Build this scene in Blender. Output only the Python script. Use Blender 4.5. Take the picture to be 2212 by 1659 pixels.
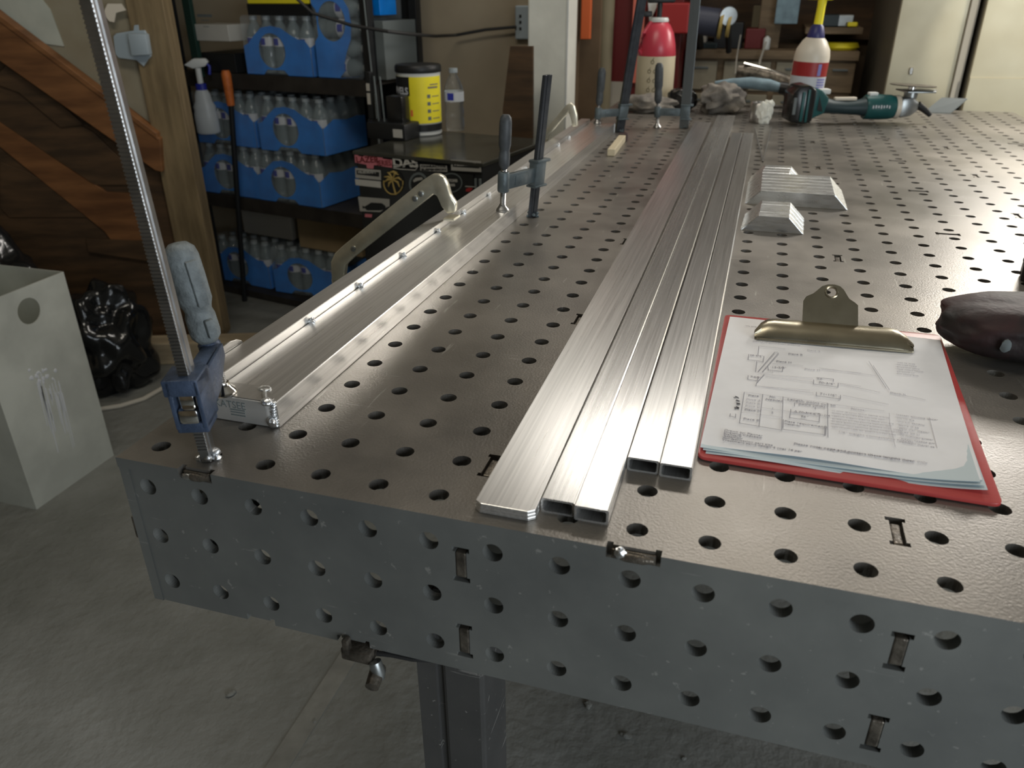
import bpy, bmesh, math, random
from mathutils import Vector, Matrix
random.seed(7)
SC = bpy.context.scene
COL = SC.collection
for o in list(bpy.data.objects): bpy.data.objects.remove(o)

# ------------------------------------------------------------------ camera
CP = Vector((0.4546, -0.4346, 0.3461)); CE = (1.1044, 0.0057, 0.2953); FPX = 1691.3
cam = bpy.data.cameras.new('camera'); camo = bpy.data.objects.new('camera', cam); COL.objects.link(camo)
camo.location = CP; camo.rotation_euler = CE; camo.rotation_mode = 'XYZ'
cam.sensor_width = 36; cam.lens = FPX / 2212 * 36; cam.clip_start = .02; cam.clip_end = 50
cam.dof.use_dof = True; cam.dof.focus_distance = 0.85; cam.dof.aperture_fstop = 9
SC.camera = camo
SC.view_settings.view_transform = 'Standard'; SC.view_settings.look = 'None'
SC.view_settings.gamma = 1; SC.view_settings.exposure = 0.35; SC.view_settings.use_curve_mapping = False

# ------------------------------------------------------------------ light
w = bpy.data.worlds.new('world'); SC.world = w; w.use_nodes = True
w.node_tree.nodes['Background'].inputs[0].default_value = (.55, .62, .7, 1)
w.node_tree.nodes['Background'].inputs[1].default_value = .02
def area(name, loc, target, sx, sy, power, col):
    l = bpy.data.lights.new(name, 'AREA'); l.shape = 'RECTANGLE'; l.size = sx; l.size_y = sy
    l.energy = power; l.color = col
    o = bpy.data.objects.new(name, l); COL.objects.link(o); o.location = loc
    o.rotation_euler = (Vector(target) - Vector(loc)).to_track_quat('-Z', 'Y').to_euler(); return o
# shop light over the far end of the bench table, daylight from the open door at right, added fill light toward the left rear
area('low_window', (1.46, 2.62, .86), (.6, .5, 0), .46, .36, 13, (1, .95, .88))
area('shop_light', (.45, 2.50, 1.60), (.4, 1.2, 0), .9, .20, 8.5, (1, .95, .88))
area('side_daylight', (3.3, 2.0, .95), (.9, 1.5, .1), 1.8, 1.2, 8, (1, .96, .9))
area('door_daylight', (2.25, -1.30, .35), (.4, .3, -.3), 1.6, 1.3, 32, (.86, .94, 1))
sp_l = bpy.data.lights.new('sun_glint', 'SPOT'); sp_l.energy = 150; sp_l.spot_size = math.radians(17); sp_l.spot_blend = .25; sp_l.shadow_soft_size = .01; sp_l.color = (1, .95, .82)
sp_o = bpy.data.objects.new('sun_glint', sp_l); COL.objects.link(sp_o); sp_o.location = (2.9, 1.0, 1.2); sp_o.rotation_euler = (Vector((1.52, 2.86, .30)) - Vector((2.9, 1.0, 1.2))).to_track_quat('-Z', 'Y').to_euler()
area('rear_fill', (-.2, .4, 1.70), (-.7, 1.6, 0), 1.2, .5, 14, (1, .93, .80))  # added fill with no fixture, lifts the rack side of the room

# ------------------------------------------------------------------ photo measurements -> places
RM = Matrix.Rotation(CE[2], 3, 'Z') @ Matrix.Rotation(CE[1], 3, 'Y') @ Matrix.Rotation(CE[0], 3, 'X')
def ray(u, v): return RM @ Vector(((u - 1106) / FPX, -(v - 829.5) / FPX, -1))
def oz(u, v, z=0.): d = ray(u, v); return CP + d * ((z - CP.z) / d.z)
def oy(u, v, y): d = ray(u, v); return CP + d * ((y - CP.y) / d.y)
def ox(u, v, x): d = ray(u, v); return CP + d * ((x - CP.x) / d.x)
def op(u, v, P, ang, off=0.):
    n = Vector((-math.sin(math.radians(ang)), math.cos(math.radians(ang)), 0)); d = ray(u, v)
    return CP + d * (((Vector(P) - CP).dot(n) + off) / d.dot(n))

# ------------------------------------------------------------------ materials
def mat(name, col, rough=.5, metal=0., var=0., vs=8., bump=0., bs=60., st=(1, 1, 1), col2=None, aniso=0., rvar=0.,
        trans=0., ior=1.45, alpha=1., spec=.5, emit=None, detail=5., scratch=0., bd=.002):
    m = bpy.data.materials.new(name); m.use_nodes = True; nt = m.node_tree; N = nt.nodes; L = nt.links
    b = N['Principled BSDF']; b.inputs['Base Color'].default_value = (*col, 1)
    b.inputs['Roughness'].default_value = rough; b.inputs['Metallic'].default_value = metal
    b.inputs['Specular IOR Level'].default_value = spec; b.inputs['IOR'].default_value = ior
    b.inputs['Transmission Weight'].default_value = trans; b.inputs['Alpha'].default_value = alpha
    if emit: b.inputs['Emission Color'].default_value = (*emit[0], 1); b.inputs['Emission Strength'].default_value = emit[1]
    tc = N.new('ShaderNodeTexCoord'); mp = N.new('ShaderNodeMapping'); L.new(tc.outputs['Object'], mp.inputs[0])
    mp.inputs['Scale'].default_value = st
    def noise(s, d=detail, r=.55):
        n = N.new('ShaderNodeTexNoise'); n.inputs['Scale'].default_value = s; n.inputs['Detail'].default_value = d
        n.inputs['Roughness'].default_value = r; L.new(mp.outputs[0], n.inputs['Vector']); return n
    cur = None
    if var or col2:
        n = noise(vs); r = N.new('ShaderNodeValToRGB'); L.new(n.outputs[0], r.inputs[0])
        c2 = col2 or tuple(max(0, c * (1 - var)) for c in col); c1 = col if col2 else tuple(min(1, c * (1 + var)) for c in col)
        r.color_ramp.elements[0].position = .36; r.color_ramp.elements[1].position = .66
        r.color_ramp.elements[0].color = (*c2, 1); r.color_ramp.elements[1].color = (*c1, 1)
        L.new(r.outputs[0], b.inputs['Base Color']); cur = r
    if rvar:
        n = noise(vs * 1.7); mr = N.new('ShaderNodeMapRange'); L.new(n.outputs[0], mr.inputs[0])
        mr.inputs[1].default_value = .3; mr.inputs[2].default_value = .7
        mr.inputs[3].default_value = max(.03, rough - rvar); mr.inputs[4].default_value = min(1, rough + rvar)
        L.new(mr.outputs[0], b.inputs['Roughness'])
    if bump:
        n = noise(bs, 3, .6); bp = N.new('ShaderNodeBump'); bp.inputs['Strength'].default_value = bump
        bp.inputs['Distance'].default_value = bd; L.new(n.outputs[0], bp.inputs['Height']); L.new(bp.outputs[0], b.inputs['Normal'])
    if aniso:
        b.inputs['Anisotropic'].default_value = aniso
        ge = N.new('ShaderNodeNewGeometry'); cr = N.new('ShaderNodeVectorMath'); cr.operation = 'CROSS_PRODUCT'; cr.inputs[0].default_value = (0, 1, 0)
        L.new(ge.outputs['Normal'], cr.inputs[1]); ad = N.new('ShaderNodeVectorMath'); ad.inputs[1].default_value = (.02, 0, .02)
        L.new(cr.outputs[0], ad.inputs[0]); L.new(ad.outputs[0], b.inputs['Tangent'])
    return m
M = {}
def steel(name, base, rough, metal=.75, grain=.5):
    """mill-scaled plate: patches, fine grain, pale scratches"""
    m = bpy.data.materials.new(name); m.use_nodes = True; nt = m.node_tree; N = nt.nodes; L = nt.links
    b = N['Principled BSDF']; b.inputs['Metallic'].default_value = metal
    tc = N.new('ShaderNodeTexCoord')
    def noi(s, d, sc=(1, 1, 1), rot=0.):
        mp = N.new('ShaderNodeMapping'); mp.inputs['Scale'].default_value = sc; mp.inputs['Rotation'].default_value[2] = rot
        L.new(tc.outputs['Object'], mp.inputs[0]); n = N.new('ShaderNodeTexNoise'); n.inputs['Scale'].default_value = s
        n.inputs['Detail'].default_value = d; n.inputs['Roughness'].default_value = .6; L.new(mp.outputs[0], n.inputs['Vector']); return n
    def ramp(src, a, c, ca=(0, 0, 0, 1), cc=(1, 1, 1, 1)):
        r = N.new('ShaderNodeValToRGB'); r.color_ramp.elements[0].position = a; r.color_ramp.elements[1].position = c
        r.color_ramp.elements[0].color = ca; r.color_ramp.elements[1].color = cc; L.new(src.outputs[0], r.inputs[0]); return r
    n1 = noi(3, 6); r1 = ramp(n1, .35, .68, (*[c * .72 for c in base], 1), (base[0] * 1.2, base[1] * 1.17, base[2] * 1.12, 1))
    s1 = noi(7, 4, (1.3, 14, 14), .35); rs = ramp(s1, .665, .72)
    s2 = noi(9, 3, (12, 1.1, 12), .2); rs2 = ramp(s2, .675, .72)
    add = N.new('ShaderNodeMath'); add.operation = 'ADD'; L.new(rs.outputs[0], add.inputs[0]); L.new(rs2.outputs[0], add.inputs[1])
    mm = N.new('ShaderNodeMath'); mm.operation = 'MULTIPLY'; mm.inputs[1].default_value = .32; L.new(add.outputs[0], mm.inputs[0])
    mx = N.new('ShaderNodeMix'); mx.data_type = 'RGBA'; L.new(mm.outputs[0], mx.inputs[0]); L.new(r1.outputs[0], mx.inputs[6])
    mx.inputs[7].default_value = (.62, .6, .56, 1); L.new(mx.outputs[2], b.inputs['Base Color'])
    n2 = noi(6, 5); mr = N.new('ShaderNodeMapRange'); L.new(n2.outputs[0], mr.inputs[0]); mr.inputs[1].default_value = .3; mr.inputs[2].default_value = .7
    mr.inputs[3].default_value = rough - .06; mr.inputs[4].default_value = rough + .08; L.new(mr.outputs[0], b.inputs['Roughness'])
    n3 = noi(420, 2); bp = N.new('ShaderNodeBump'); bp.inputs['Strength'].default_value = grain; bp.inputs['Distance'].default_value = .0004
    L.new(n3.outputs[0], bp.inputs['Height']); L.new(bp.outputs[0], b.inputs['Normal'])
    return m
M['steel_top'] = steel('steel_top', (.25, .235, .215), .36, .62, .6)
M['steel_side'] = steel('steel_side', (.215, .225, .22), .5, .5, .15)
M['steel_leg'] = steel('steel_leg', (.10, .10, .10), .5, .4, .3)
M['tab'] = mat('tab', (.16, .14, .115), .38, .7, var=.5, vs=60, bump=.6, bs=150)
M['alu'] = mat('alu', (.80, .79, .77), .29, .9, var=.11, vs=8, st=(40, .45, 40), aniso=.7, rvar=.02)
for _k, (_c, _r) in enumerate(((.72, .27), (.80, .26), (.60, .31), (.72, .29))): M['alu_t%d' % _k] = mat('alu_t%d' % _k, (_c, _c * .99, _c * .965), _r, .88, var=.11, vs=8 + _k, st=(40, .45, 40), aniso=.7, rvar=.02)
M['alu_x'] = mat('alu_x', (.80, .80, .78), .42, .75, var=.05, vs=5, st=(1, 16, 16))
M['alu_end'] = mat('alu_end', (.82, .86, .88), .32, 1, var=.12, vs=120, bump=.3, bs=500)
M['alu_dull'] = mat('alu_dull', (.55, .54, .52), .4, 1, var=.06, vs=9, st=(20, 1, 20), aniso=.6)
M['weld'] = mat('weld', (.80, .82, .84), .30, 1, bump=.4, bs=260)
M['darkin'] = mat('darkin', (.02, .02, .02), .8)
M['zinc'] = mat('zinc', (.82, .79, .66), .33, .85, var=.12, vs=25, bump=.15, bs=90, rvar=.07)
M['chrome'] = mat('chrome', (.8, .78, .74), .12, 1)
M['barsteel'] = mat('barsteel', (.42, .42, .42), .3, 1, var=.15, vs=40)
M['blackbar'] = mat('blackbar', (.045, .05, .058), .28, .4, var=.2, vs=60)
M['greybar'] = mat('greybar', (.20, .22, .23), .25, .8)
M['navy'] = mat('navy', (.052, .075, .125), .42, .25, var=.25, vs=50, bump=.5, bs=140)
M['castgrey'] = mat('castgrey', (.10, .125, .135), .45, .3, var=.15, vs=50, bump=.3, bs=200)
M['grip'] = mat('grip', (.15, .17, .175), .62, 0, var=.25, vs=70, bump=.9, bs=130)
M['grip_dark'] = mat('grip_dark', (.055, .062, .068), .5, 0, var=.2, vs=70)
M['floor'] = mat('floor', (.25, .255, .24), .72, 0, col2=(.15, .155, .14), vs=2.2, bump=1, bs=26, detail=8, bd=.006)
M['floor_strip'] = mat('floor_strip', (.21, .21, .19), .8, 0, var=.25, vs=9, bump=.8, bs=40)
M['wall'] = mat('wall', (.30, .25, .175), .75, 0, var=.10, vs=2.5)
M['ceil'] = mat('ceil', (.35, .32, .27), .85, 0, var=.06, vs=2)
M['drywall'] = mat('drywall', (.33, .30, .22), .8, 0, col2=(.24, .20, .13), vs=3)
M['plaster'] = mat('plaster', (.44, .46, .40), .85, 0, var=.1, vs=8)
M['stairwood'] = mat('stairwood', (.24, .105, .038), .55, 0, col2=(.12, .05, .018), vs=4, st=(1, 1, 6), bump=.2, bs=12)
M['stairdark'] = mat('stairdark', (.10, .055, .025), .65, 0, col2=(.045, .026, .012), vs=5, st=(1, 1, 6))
M['postwood'] = mat('postwood', (.26, .19, .10), .7, 0, col2=(.14, .10, .05), vs=3, st=(9, 9, 1.2), bump=.3, bs=18)
M['timber'] = mat('timber', (.36, .29, .19), .75, 0, var=.2, vs=5, st=(1, 6, 6))
M['whitepost'] = mat('whitepost', (.80, .80, .72), .6, 0, var=.06, vs=9, bump=.5, bs=60)
M['bin'] = mat('bin', (.58, .60, .55), .5, .4, var=.14, vs=5, bump=.1, bs=40, rvar=.1)
M['bag'] = mat('bag', (.008, .009, .010), .16, 0, bump=1.0, bs=22, spec=.7)
M['black'] = mat('black', (.012, .013, .014), .45)
M['blackgloss'] = mat('blackgloss', (.014, .014, .014), .22, spec=.6)
M['rack'] = mat('rack', (.03, .026, .022), .6, 0, var=.3, vs=12)
M['green'] = mat('green', (.012, .04, .03), .6)
M['whitebox'] = mat('whitebox', (.50, .49, .45), .7, var=.05, vs=9)
M['cardboard'] = mat('cardboard', (.30, .22, .12), .8, var=.12, vs=8)
M['greybox'] = mat('greybox', (.32, .38, .42), .5)
M['blue'] = mat('blue', (.004, .10, .34), .35, 0, var=.2, vs=14, bump=.6, bs=22, spec=.6)
M['bluelabel'] = mat('bluelabel', (.02, .03, .32), .4)
M['whitelabel'] = mat('whitelabel', (.55, .57, .6), .45)
M['pet'] = mat('pet', (.30, .37, .39), .12, 0, spec=.8, alpha=.42, bump=.5, bs=50)
M['petclear'] = mat('petclear', (.86, .88, .86), .06, 0, trans=.92, ior=1.25, alpha=.8, bump=.3, bs=60)
M['petblue'] = mat('petblue', (.0, .25, .85), .18, 0, col2=(.0, .17, .62), vs=9, spec=.7, alpha=.97, bump=.9, bs=24)
M['film'] = mat('film', (.55, .62, .66), .12, 0, spec=.8, alpha=.13, bump=1, bs=25)
M['petcap'] = mat('petcap', (.34, .38, .40), .3)
M['yellow'] = mat('yellow', (.88, .76, .03), .5, var=.06, vs=9)
M['plasticwhite'] = mat('plasticwhite', (.66, .68, .66), .4)
M['natural'] = mat('natural', (.62, .66, .68), .35, 0, alpha=.75, spec=.6)
M['orange'] = mat('orange', (.50, .13, .025), .55, var=.2, vs=30)
M['orangebright'] = mat('orangebright', (.80, .17, .05), .55)
M['red'] = mat('red', (.32, .022, .022), .42)
M['darkred'] = mat('darkred', (.13, .012, .012), .45)
M['salmon'] = mat('salmon', (.62, .16, .11), .5)
M['pinkred'] = mat('pinkred', (.55, .05, .08), .32, spec=.6)
M['cream'] = mat('cream', (.62, .54, .38), .45, var=.05, vs=9)
M['creamw'] = mat('creamw', (.66, .60, .50), .4)
M['clipred'] = mat('clipred', (.50, .065, .06), .35, 0, spec=.6, bump=.1, bs=60)
M['paper'] = mat('paper', (.90, .90, .92), .75, 0, var=.03, vs=25, bump=.5, bs=14)
M['paper2'] = mat('paper2', (.62, .72, .76), .75, 0)
M['ink'] = mat('ink', (.36, .35, .38), .8)
M['inklight'] = mat('inklight', (.62, .60, .62), .8)
M['pen'] = mat('pen', (.05, .05, .06), .7)
M['clipmetal'] = mat('clipmetal', (.40, .36, .27), .3, 1, var=.06, vs=18, rvar=.05)
M['leather'] = mat('leather', (.080, .022, .022), .6, 0, col2=(.014, .011, .011), vs=9, bump=.8, bs=45)
M['leather_red'] = mat('leather_red', (.16, .028, .022), .6, 0, col2=(.05, .014, .012), vs=14, bump=.8, bs=45)
M['teal'] = mat('teal', (.012, .085, .085), .4, 0, var=.15, vs=30)
M['gunmetal'] = mat('gunmetal', (.35, .37, .37), .35, .9, var=.1, vs=40)
M['rag'] = mat('rag', (.30, .27, .23), .9, 0, col2=(.12, .11, .10), vs=22, bump=1, bs=60)
M['ragblue'] = mat('ragblue', (.20, .29, .34), .6, 0, var=.2, vs=22, bump=.6, bs=60)
M['khaki'] = mat('khaki', (.28, .24, .165), .9, 0, var=.2, vs=30, bump=.8, bs=60)
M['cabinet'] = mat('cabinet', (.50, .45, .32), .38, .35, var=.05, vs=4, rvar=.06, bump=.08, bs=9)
M['cabinet_shaded'] = mat('cabinet_shaded', (.20, .18, .14), .5, .2, var=.06, vs=4)  # cabinet beige darkened, shade on its side put into the colour
M['benchwood'] = mat('benchwood', (.17, .12, .07), .7, 0, var=.25, vs=6, st=(1, 6, 6))
M['drawer'] = mat('drawer', (.30, .27, .20), .55, .1, var=.12, vs=9)
M['wallbrown'] = mat('wallbrown', (.16, .11, .065), .75, 0, var=.2, vs=4)
M['olive'] = mat('olive', (.22, .19, .12), .65, 0, var=.15, vs=4)
M['slate'] = mat('slate', (.045, .05, .075), .5)
M['cable'] = mat('cable', (.02, .02, .02), .5)
M['palebeige'] = mat('palebeige', (.45, .42, .36), .8)
M['pink'] = mat('pink', (.55, .17, .20), .6)
M['stkgrey'] = mat('stkgrey', (.36, .35, .32), .6)
M['stkdim'] = mat('stkdim', (.13, .15, .15), .6)
M['gold'] = mat('gold', (.40, .29, .09), .6)
M['tealdark'] = mat('tealdark', (.02, .035, .04), .4)
M['windowglow'] = mat('windowglow', (.8, .8, .8), .5)

# ------------------------------------------------------------------ mesh helpers
class MB:
    def __init__(s): s.bm = bmesh.new()
    def verts(s, pts): return [s.bm.verts.new(p) for p in pts]
    def face(s, vs):
        try: return s.bm.faces.new(vs)
        except ValueError: return None
    def box(s, lo, hi, mtx=None, bev=0.):
        b = bmesh.new(); bmesh.ops.create_cube(b, size=1)
        lo, hi = Vector(lo), Vector(hi)
        for v in b.verts: v.co = Vector((lo[i] + (v.co[i] + .5) * (hi[i] - lo[i]) for i in range(3)))
        if bev: bmesh.ops.bevel(b, geom=b.edges[:], offset=bev, segments=2, profile=.5, affect='EDGES')
        s.merge(b, mtx); return s
    def merge(s, b, mtx=None):
        if mtx is not None: bmesh.ops.transform(b, matrix=mtx, verts=b.verts)
        me = bpy.data.meshes.new('t'); b.to_mesh(me); b.free(); s.bm.from_mesh(me); bpy.data.meshes.remove(me)
    def prism(s, poly, ext, bev=0.):
        """poly: 3D points in one plane; ext: vector"""
        b = bmesh.new(); n = len(poly); e = Vector(ext)
        a = [b.verts.new(Vector(p)) for p in poly]; c = [b.verts.new(Vector(p) + e) for p in poly]
        b.faces.new(a[::-1]); b.faces.new(c)
        for i in range(n): b.faces.new((a[i], a[(i + 1) % n], c[(i + 1) % n], c[i]))
        bmesh.ops.recalc_face_normals(b, faces=b.faces)
        if bev: bmesh.ops.bevel(b, geom=b.edges[:], offset=bev, segments=2, profile=.5, affect='EDGES')
        s.merge(b); return s
    def lathe(s, prof, origin=(0, 0, 0), axis=(0, 0, 1), n=24, sx=1., sy=1.):
        ax = Vector(axis).normalized(); q = Vector((0, 0, 1)).rotation_difference(ax).to_matrix()
        rings = []
        for r, z in prof:
            if r < 1e-6: rings.append(s.verts([Vector(origin) + q @ Vector((0, 0, z))]))
            else: rings.append(s.verts([Vector(origin) + q @ Vector((r * sx * math.cos(2 * math.pi * i / n), r * sy * math.sin(2 * math.pi * i / n), z)) for i in range(n)]))
        for a, b in zip(rings, rings[1:]):
            for i in range(n):
                j = (i + 1) % n
                if len(a) == 1 and len(b) == 1: continue
                if len(a) == 1: s.face((a[0], b[i], b[j]))
                elif len(b) == 1: s.face((a[i], a[j], b[0]))
                else: s.face((a[i], a[j], b[j], b[i]))
        for rg, fl in ((rings[0], 1), (rings[-1], 0)):
            if len(rg) > 2: s.face(rg[::-1] if fl else rg)
        return s
    def tube(s, path, r, n=10, flat=1.):
        path = [Vector(p) for p in path]; rings = []; up = Vector((0, 0, 1))
        for i, p in enumerate(path):
            d = (path[min(i + 1, len(path) - 1)] - path[max(i - 1, 0)]).normalized()
            a = d.cross(up) if abs(d.dot(up)) < .95 else d.cross(Vector((1, 0, 0)))
            a.normalize(); b = d.cross(a); rr = r[i] if isinstance(r, (list, tuple)) else r
            rings.append(s.verts([p + a * rr * math.cos(2 * math.pi * k / n) + b * rr * flat * math.sin(2 * math.pi * k / n) for k in range(n)]))
        for A, B in zip(rings, rings[1:]):
            for k in range(n): s.face((A[k], A[(k + 1) % n], B[(k + 1) % n], B[k]))
        s.face(rings[0][::-1]); s.face(rings[-1]); return s
    def blob(s, c, rx, ry, rz, seed=0, amp=.12, sub=3, freq=3., mtx=None):
        from mathutils import noise as NZ
        b = bmesh.new(); bmesh.ops.create_icosphere(b, subdivisions=sub, radius=1)
        for v in b.verts:
            k = 1 + amp * NZ.noise(v.co * freq + Vector((seed * 7.3, seed, -seed)))
            v.co = Vector((v.co.x * rx * k, v.co.y * ry * k, v.co.z * rz * k))
        if mtx is not None: bmesh.ops.transform(b, matrix=mtx, verts=b.verts)
        s.merge(b, Matrix.Translation(Vector(c))); return s
    def quad(s, pts): s.face(s.verts(pts)); return s
    def build(s, name, m, parent=None, smooth=False, loc=None, rot=None):
        bm = s.bm; bmesh.ops.recalc_face_normals(bm, faces=bm.faces)
        me = bpy.data.meshes.new(name)
        if smooth:
            for f in bm.faces: f.smooth = True
            for e in bm.edges:
                if len(e.link_faces) == 2 and e.calc_face_angle(0) > .7: e.smooth = False
        bm.to_mesh(me); bm.free(); me.materials.append(M[m] if isinstance(m, str) else m)
        o = bpy.data.objects.new(name, me); COL.objects.link(o)
        if parent is not None: o.parent = parent
        if loc is not None: o.location = loc
        if rot is not None: o.rotation_euler = rot
        return o
def tag(o, label, cat, group=None, kind=None):
    o['label'] = label; o['category'] = cat
    if group: o['group'] = group
    if kind: o['kind'] = kind
    return o
def thing(name, label, cat, loc=(0, 0, 0), rz=0., group=None):
    o = bpy.data.objects.new(name, None); COL.objects.link(o); o.location = loc; o.rotation_euler = (0, 0, rz)
    o.empty_display_size = .05
    return tag(o, label, cat, group)
def struct(o): o['kind'] = 'structure'; return o
def frame_z(loc, ang=0.): return Matrix.Translation(Vector(loc)) @ Matrix.Rotation(math.radians(ang), 4, 'Z')
_txtc = [0]
def text(body, size, mtx, m, parent, name='lettering', ext=0.0002, bold=0., shear=0., sx=1., align='LEFT'):
    cu = bpy.data.curves.new('txt', 'FONT'); cu.body = body; cu.size = size; cu.extrude = ext; cu.offset = bold; cu.shear = shear
    cu.align_x = align; cu.align_y = 'CENTER'; cu.resolution_u = 3
    t = bpy.data.objects.new('txt', cu); COL.objects.link(t); bpy.context.view_layer.update()
    me = bpy.data.meshes.new_from_object(t); bpy.data.objects.remove(t); bpy.data.curves.remove(cu)
    me.transform(mtx @ Matrix.Diagonal((sx, 1, 1, 1)))
    if m is None: return me
    me.materials.append(M[m]); o = bpy.data.objects.new(name, me); COL.objects.link(o); o.parent = parent; return o
def add_mesh(mb, me): mb.bm.from_mesh(me); bpy.data.meshes.remove(me)
def strip(mb, a, b, wd, n=Vector((0, 0, 1)), h=.00015):
    a, b = Vector(a), Vector(b); d = (b - a).normalized(); s_ = d.cross(n).normalized() * wd / 2
    mb.prism([a - s_, b - s_, b + s_, a + s_], n * h)
SP = .0508; R_H = .0079

# ------------------------------------------------------------------ room
FZ = -.9
def slab(name, lo, hi, m, kind=True, bev=0):
    o = MB().box(lo, hi, bev=bev).build(name, m)
    if kind: struct(o)
    return o
slab('floor', (-3.2, -3.4, FZ - .1), (4.2, 4.1, FZ), 'floor')
slab('ceiling', (-3.2, -3.4, 1.75), (4.2, 4.1, 1.85), 'ceil')
slab('wall_back', (-.30, 3.80, FZ), (4.2, 3.9, 1.75), 'wallbrown')
slab('wall_left', (-3.2, -3.4, FZ), (-3.1, 2.85, 1.75), 'wall')
slab('wall_right', (4.1, -3.4, FZ), (4.2, 3.8, 1.75), 'ceil')
slab('wall_front', (-3.1, -3.4, FZ), (4.1, -3.3, 1.75), 'wall')
slab('wall_partition', (-3.2, 2.75, FZ), (-.30, 2.85, 1.75), 'wall')
slab('wall_nook', (-.40, 2.85, FZ), (-.30, 3.8, 1.75), 'wallbrown')
# old filled trench in the concrete
b = MB()
b.prism([(-.246, -1.6, FZ), (-.200, -1.6, FZ), (-.212, .95, FZ), (-.252, .95, FZ)], (0, 0, .003))
tr = b.build('trim_1', 'floor_strip'); struct(tr)

# ------------------------------------------------------------------ welding table
from mathutils.geometry import tessellate_polygon
def circle(cx, cy, r, n=24): return [(cx + r * math.cos(2 * math.pi * i / n), cy + r * math.sin(2 * math.pi * i / n)) for i in range(n)]
def perf(U0, U1, S0, S1, slots, fn, depth, bounds=None, r=R_H / SP, drop=None):
    """sheet of unit cells (u,s), one hole per cell; slots = (axis, boundary, a, b) with dog-bone ends; fn(u,s,d)->xyz"""
    mb = MB(); done = set(); sb = lambda s: bounds.get(s, s) if bounds else s
    hw, hb, he = .088, .135, .085
    def notch(a0, a1, side, sgn):   # points along a boundary from a0 to a1
        return [(a0, side), (a0, side + sgn * hb), (a0 + he, side + sgn * hb), (a0 + he, side + sgn * hw),
                (a1 - he, side + sgn * hw), (a1 - he, side + sgn * hb), (a1, side + sgn * hb), (a1, side)]
    def emit(outer, holes):
        loops = [outer] + holes
        tri = tessellate_polygon([[Vector((p[0], p[1], 0)) for p in l] for l in loops]); flat = [p for l in loops for p in l]
        top = [mb.bm.verts.new(fn(p[0], p[1], 0)) for p in flat]
        for t in tri: mb.face([top[i] for i in t])
        k = 0
        for li, l in enumerate(loops):
            n = len(l); bot = [mb.bm.verts.new(fn(p[0], p[1], depth)) for p in l]
            for i in range(n):
                j = (i + 1) % n
                if li == 0:
                    a, b2 = l[i], l[j]
                    inner = (abs(a[0] - b2[0]) < 1e-6 and abs(a[0] - round(a[0])) < 1e-6 and U0 < a[0] < U1) or \
                            (abs(a[1] - b2[1]) < 1e-6 and abs(a[1] - round(a[1])) < 1e-6 and S0 < a[1] < S1)
                    if inner: continue
                mb.face((top[k + i], top[k + j], bot[j], bot[i]))
            k += n
    groups = {}
    for ax, bd, a, b2 in slots:
        cells = range(int(math.floor(a)), int(math.floor(b2)) + 1)
        for sgn, c in ((-1, bd - 1), (1, bd)):
            lo, hi = (U0, U1) if ax == 'y' else (S0, S1)
            if not lo <= c < hi: continue
            key = (ax, c, cells[0], cells[-1])
            groups.setdefault(key, []).append((sgn, bd, a, b2))
    for (ax, c, f, l), ns in groups.items():
        cc = [(c, k) if ax == 'y' else (k, c) for k in range(f, l + 1)]
        if any(x in done for x in cc): continue
        done.update(cc)
        lo = [n for n in ns if n[0] == 1]; hi = [n for n in ns if n[0] == -1]
        # local coordinates (t along slot, q across)
        t0, t1, q0, q1 = f, l + 1, c, c + 1
        if ax == 'y': t0, t1 = sb(t0), sb(t1)
        else: q0, q1 = sb(q0), sb(q1)
        pts = [(t0, q0)]
        for _, bd, a, b2 in lo: pts += notch(a, b2, q0, 1)
        pts += [(t1, q0), (t1, q1)]
        for _, bd, a, b2 in hi: pts += notch(a, b2, q1, -1)[::-1]
        pts += [(t0, q1)]
        outer = [(q, t) if ax == 'y' else (t, q) for t, q in pts]
        emit(outer, [circle(x + .5, y + .5, r)[::-1] for x, y in cc])
    n = 24
    for u in range(U0, U1):
        for s in range(S0, S1):
            if (u, s) in done: continue
            a, c = sb(s), sb(s + 1)
            sq = []
            for i in range(n):
                an = 2 * math.pi * i / n; dx, dy = math.cos(an), math.sin(an); k = .5 / max(abs(dx), abs(dy))
                sq.append((u + .5 + dx * k, min(max(s + .5 + dy * k, a), c)))
            ci = circle(u + .5, s + .5, r, n)
            T = [mb.bm.verts.new(fn(p[0], p[1], 0)) for p in sq]; I = [mb.bm.verts.new(fn(p[0], p[1], 0)) for p in ci]
            K = [mb.bm.verts.new(fn(p[0], p[1], depth)) for p in ci]
            O = [mb.bm.verts.new(fn(p[0], p[1], depth)) for p in sq]
            for i in range(n):
                j = (i + 1) % n
                mb.face((T[i], T[j], I[j], I[i])); mb.face((I[i], I[j], K[j], K[i]))
                p, q = sq[i], sq[j]
                if any(abs(p[0] - e_) < 1e-6 and abs(q[0] - e_) < 1e-6 for e_ in (U0, U1)) or any(abs(p[1] - e_) < 1e-6 and abs(q[1] - e_) < 1e-6 for e_ in (sb(S0), sb(S1))): mb.face((T[i], T[j], O[j], O[i]))
    bmesh.ops.remove_doubles(mb.bm, verts=mb.bm.verts, dist=1e-5)
    return mb
TT = .0095
tab = thing('welding_table', 'large dark steel welding table with a grid of round fixture holes', 'welding table')
ys = [(1.17, 1.83), (7.67, 8.33), (14.17, 14.83), (20.67, 21.33), (27.17, 27.83), (33.67, 34.33), (40.17, 40.83)]
slots = [('y', u, a, c) for u in (6, 12, 18) for a, c in ys]
xs_ = [('x', s, a, a + .7) for s in (12, 18, 24, 30, 36) for a in (15.05, 21.05)]
edge = [('x', 0, 1.21, 1.82), ('x', 0, 8.15, 8.9), ('x', 0, 15.15, 15.85), ('x', 0, 21.15, 21.85)]
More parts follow.
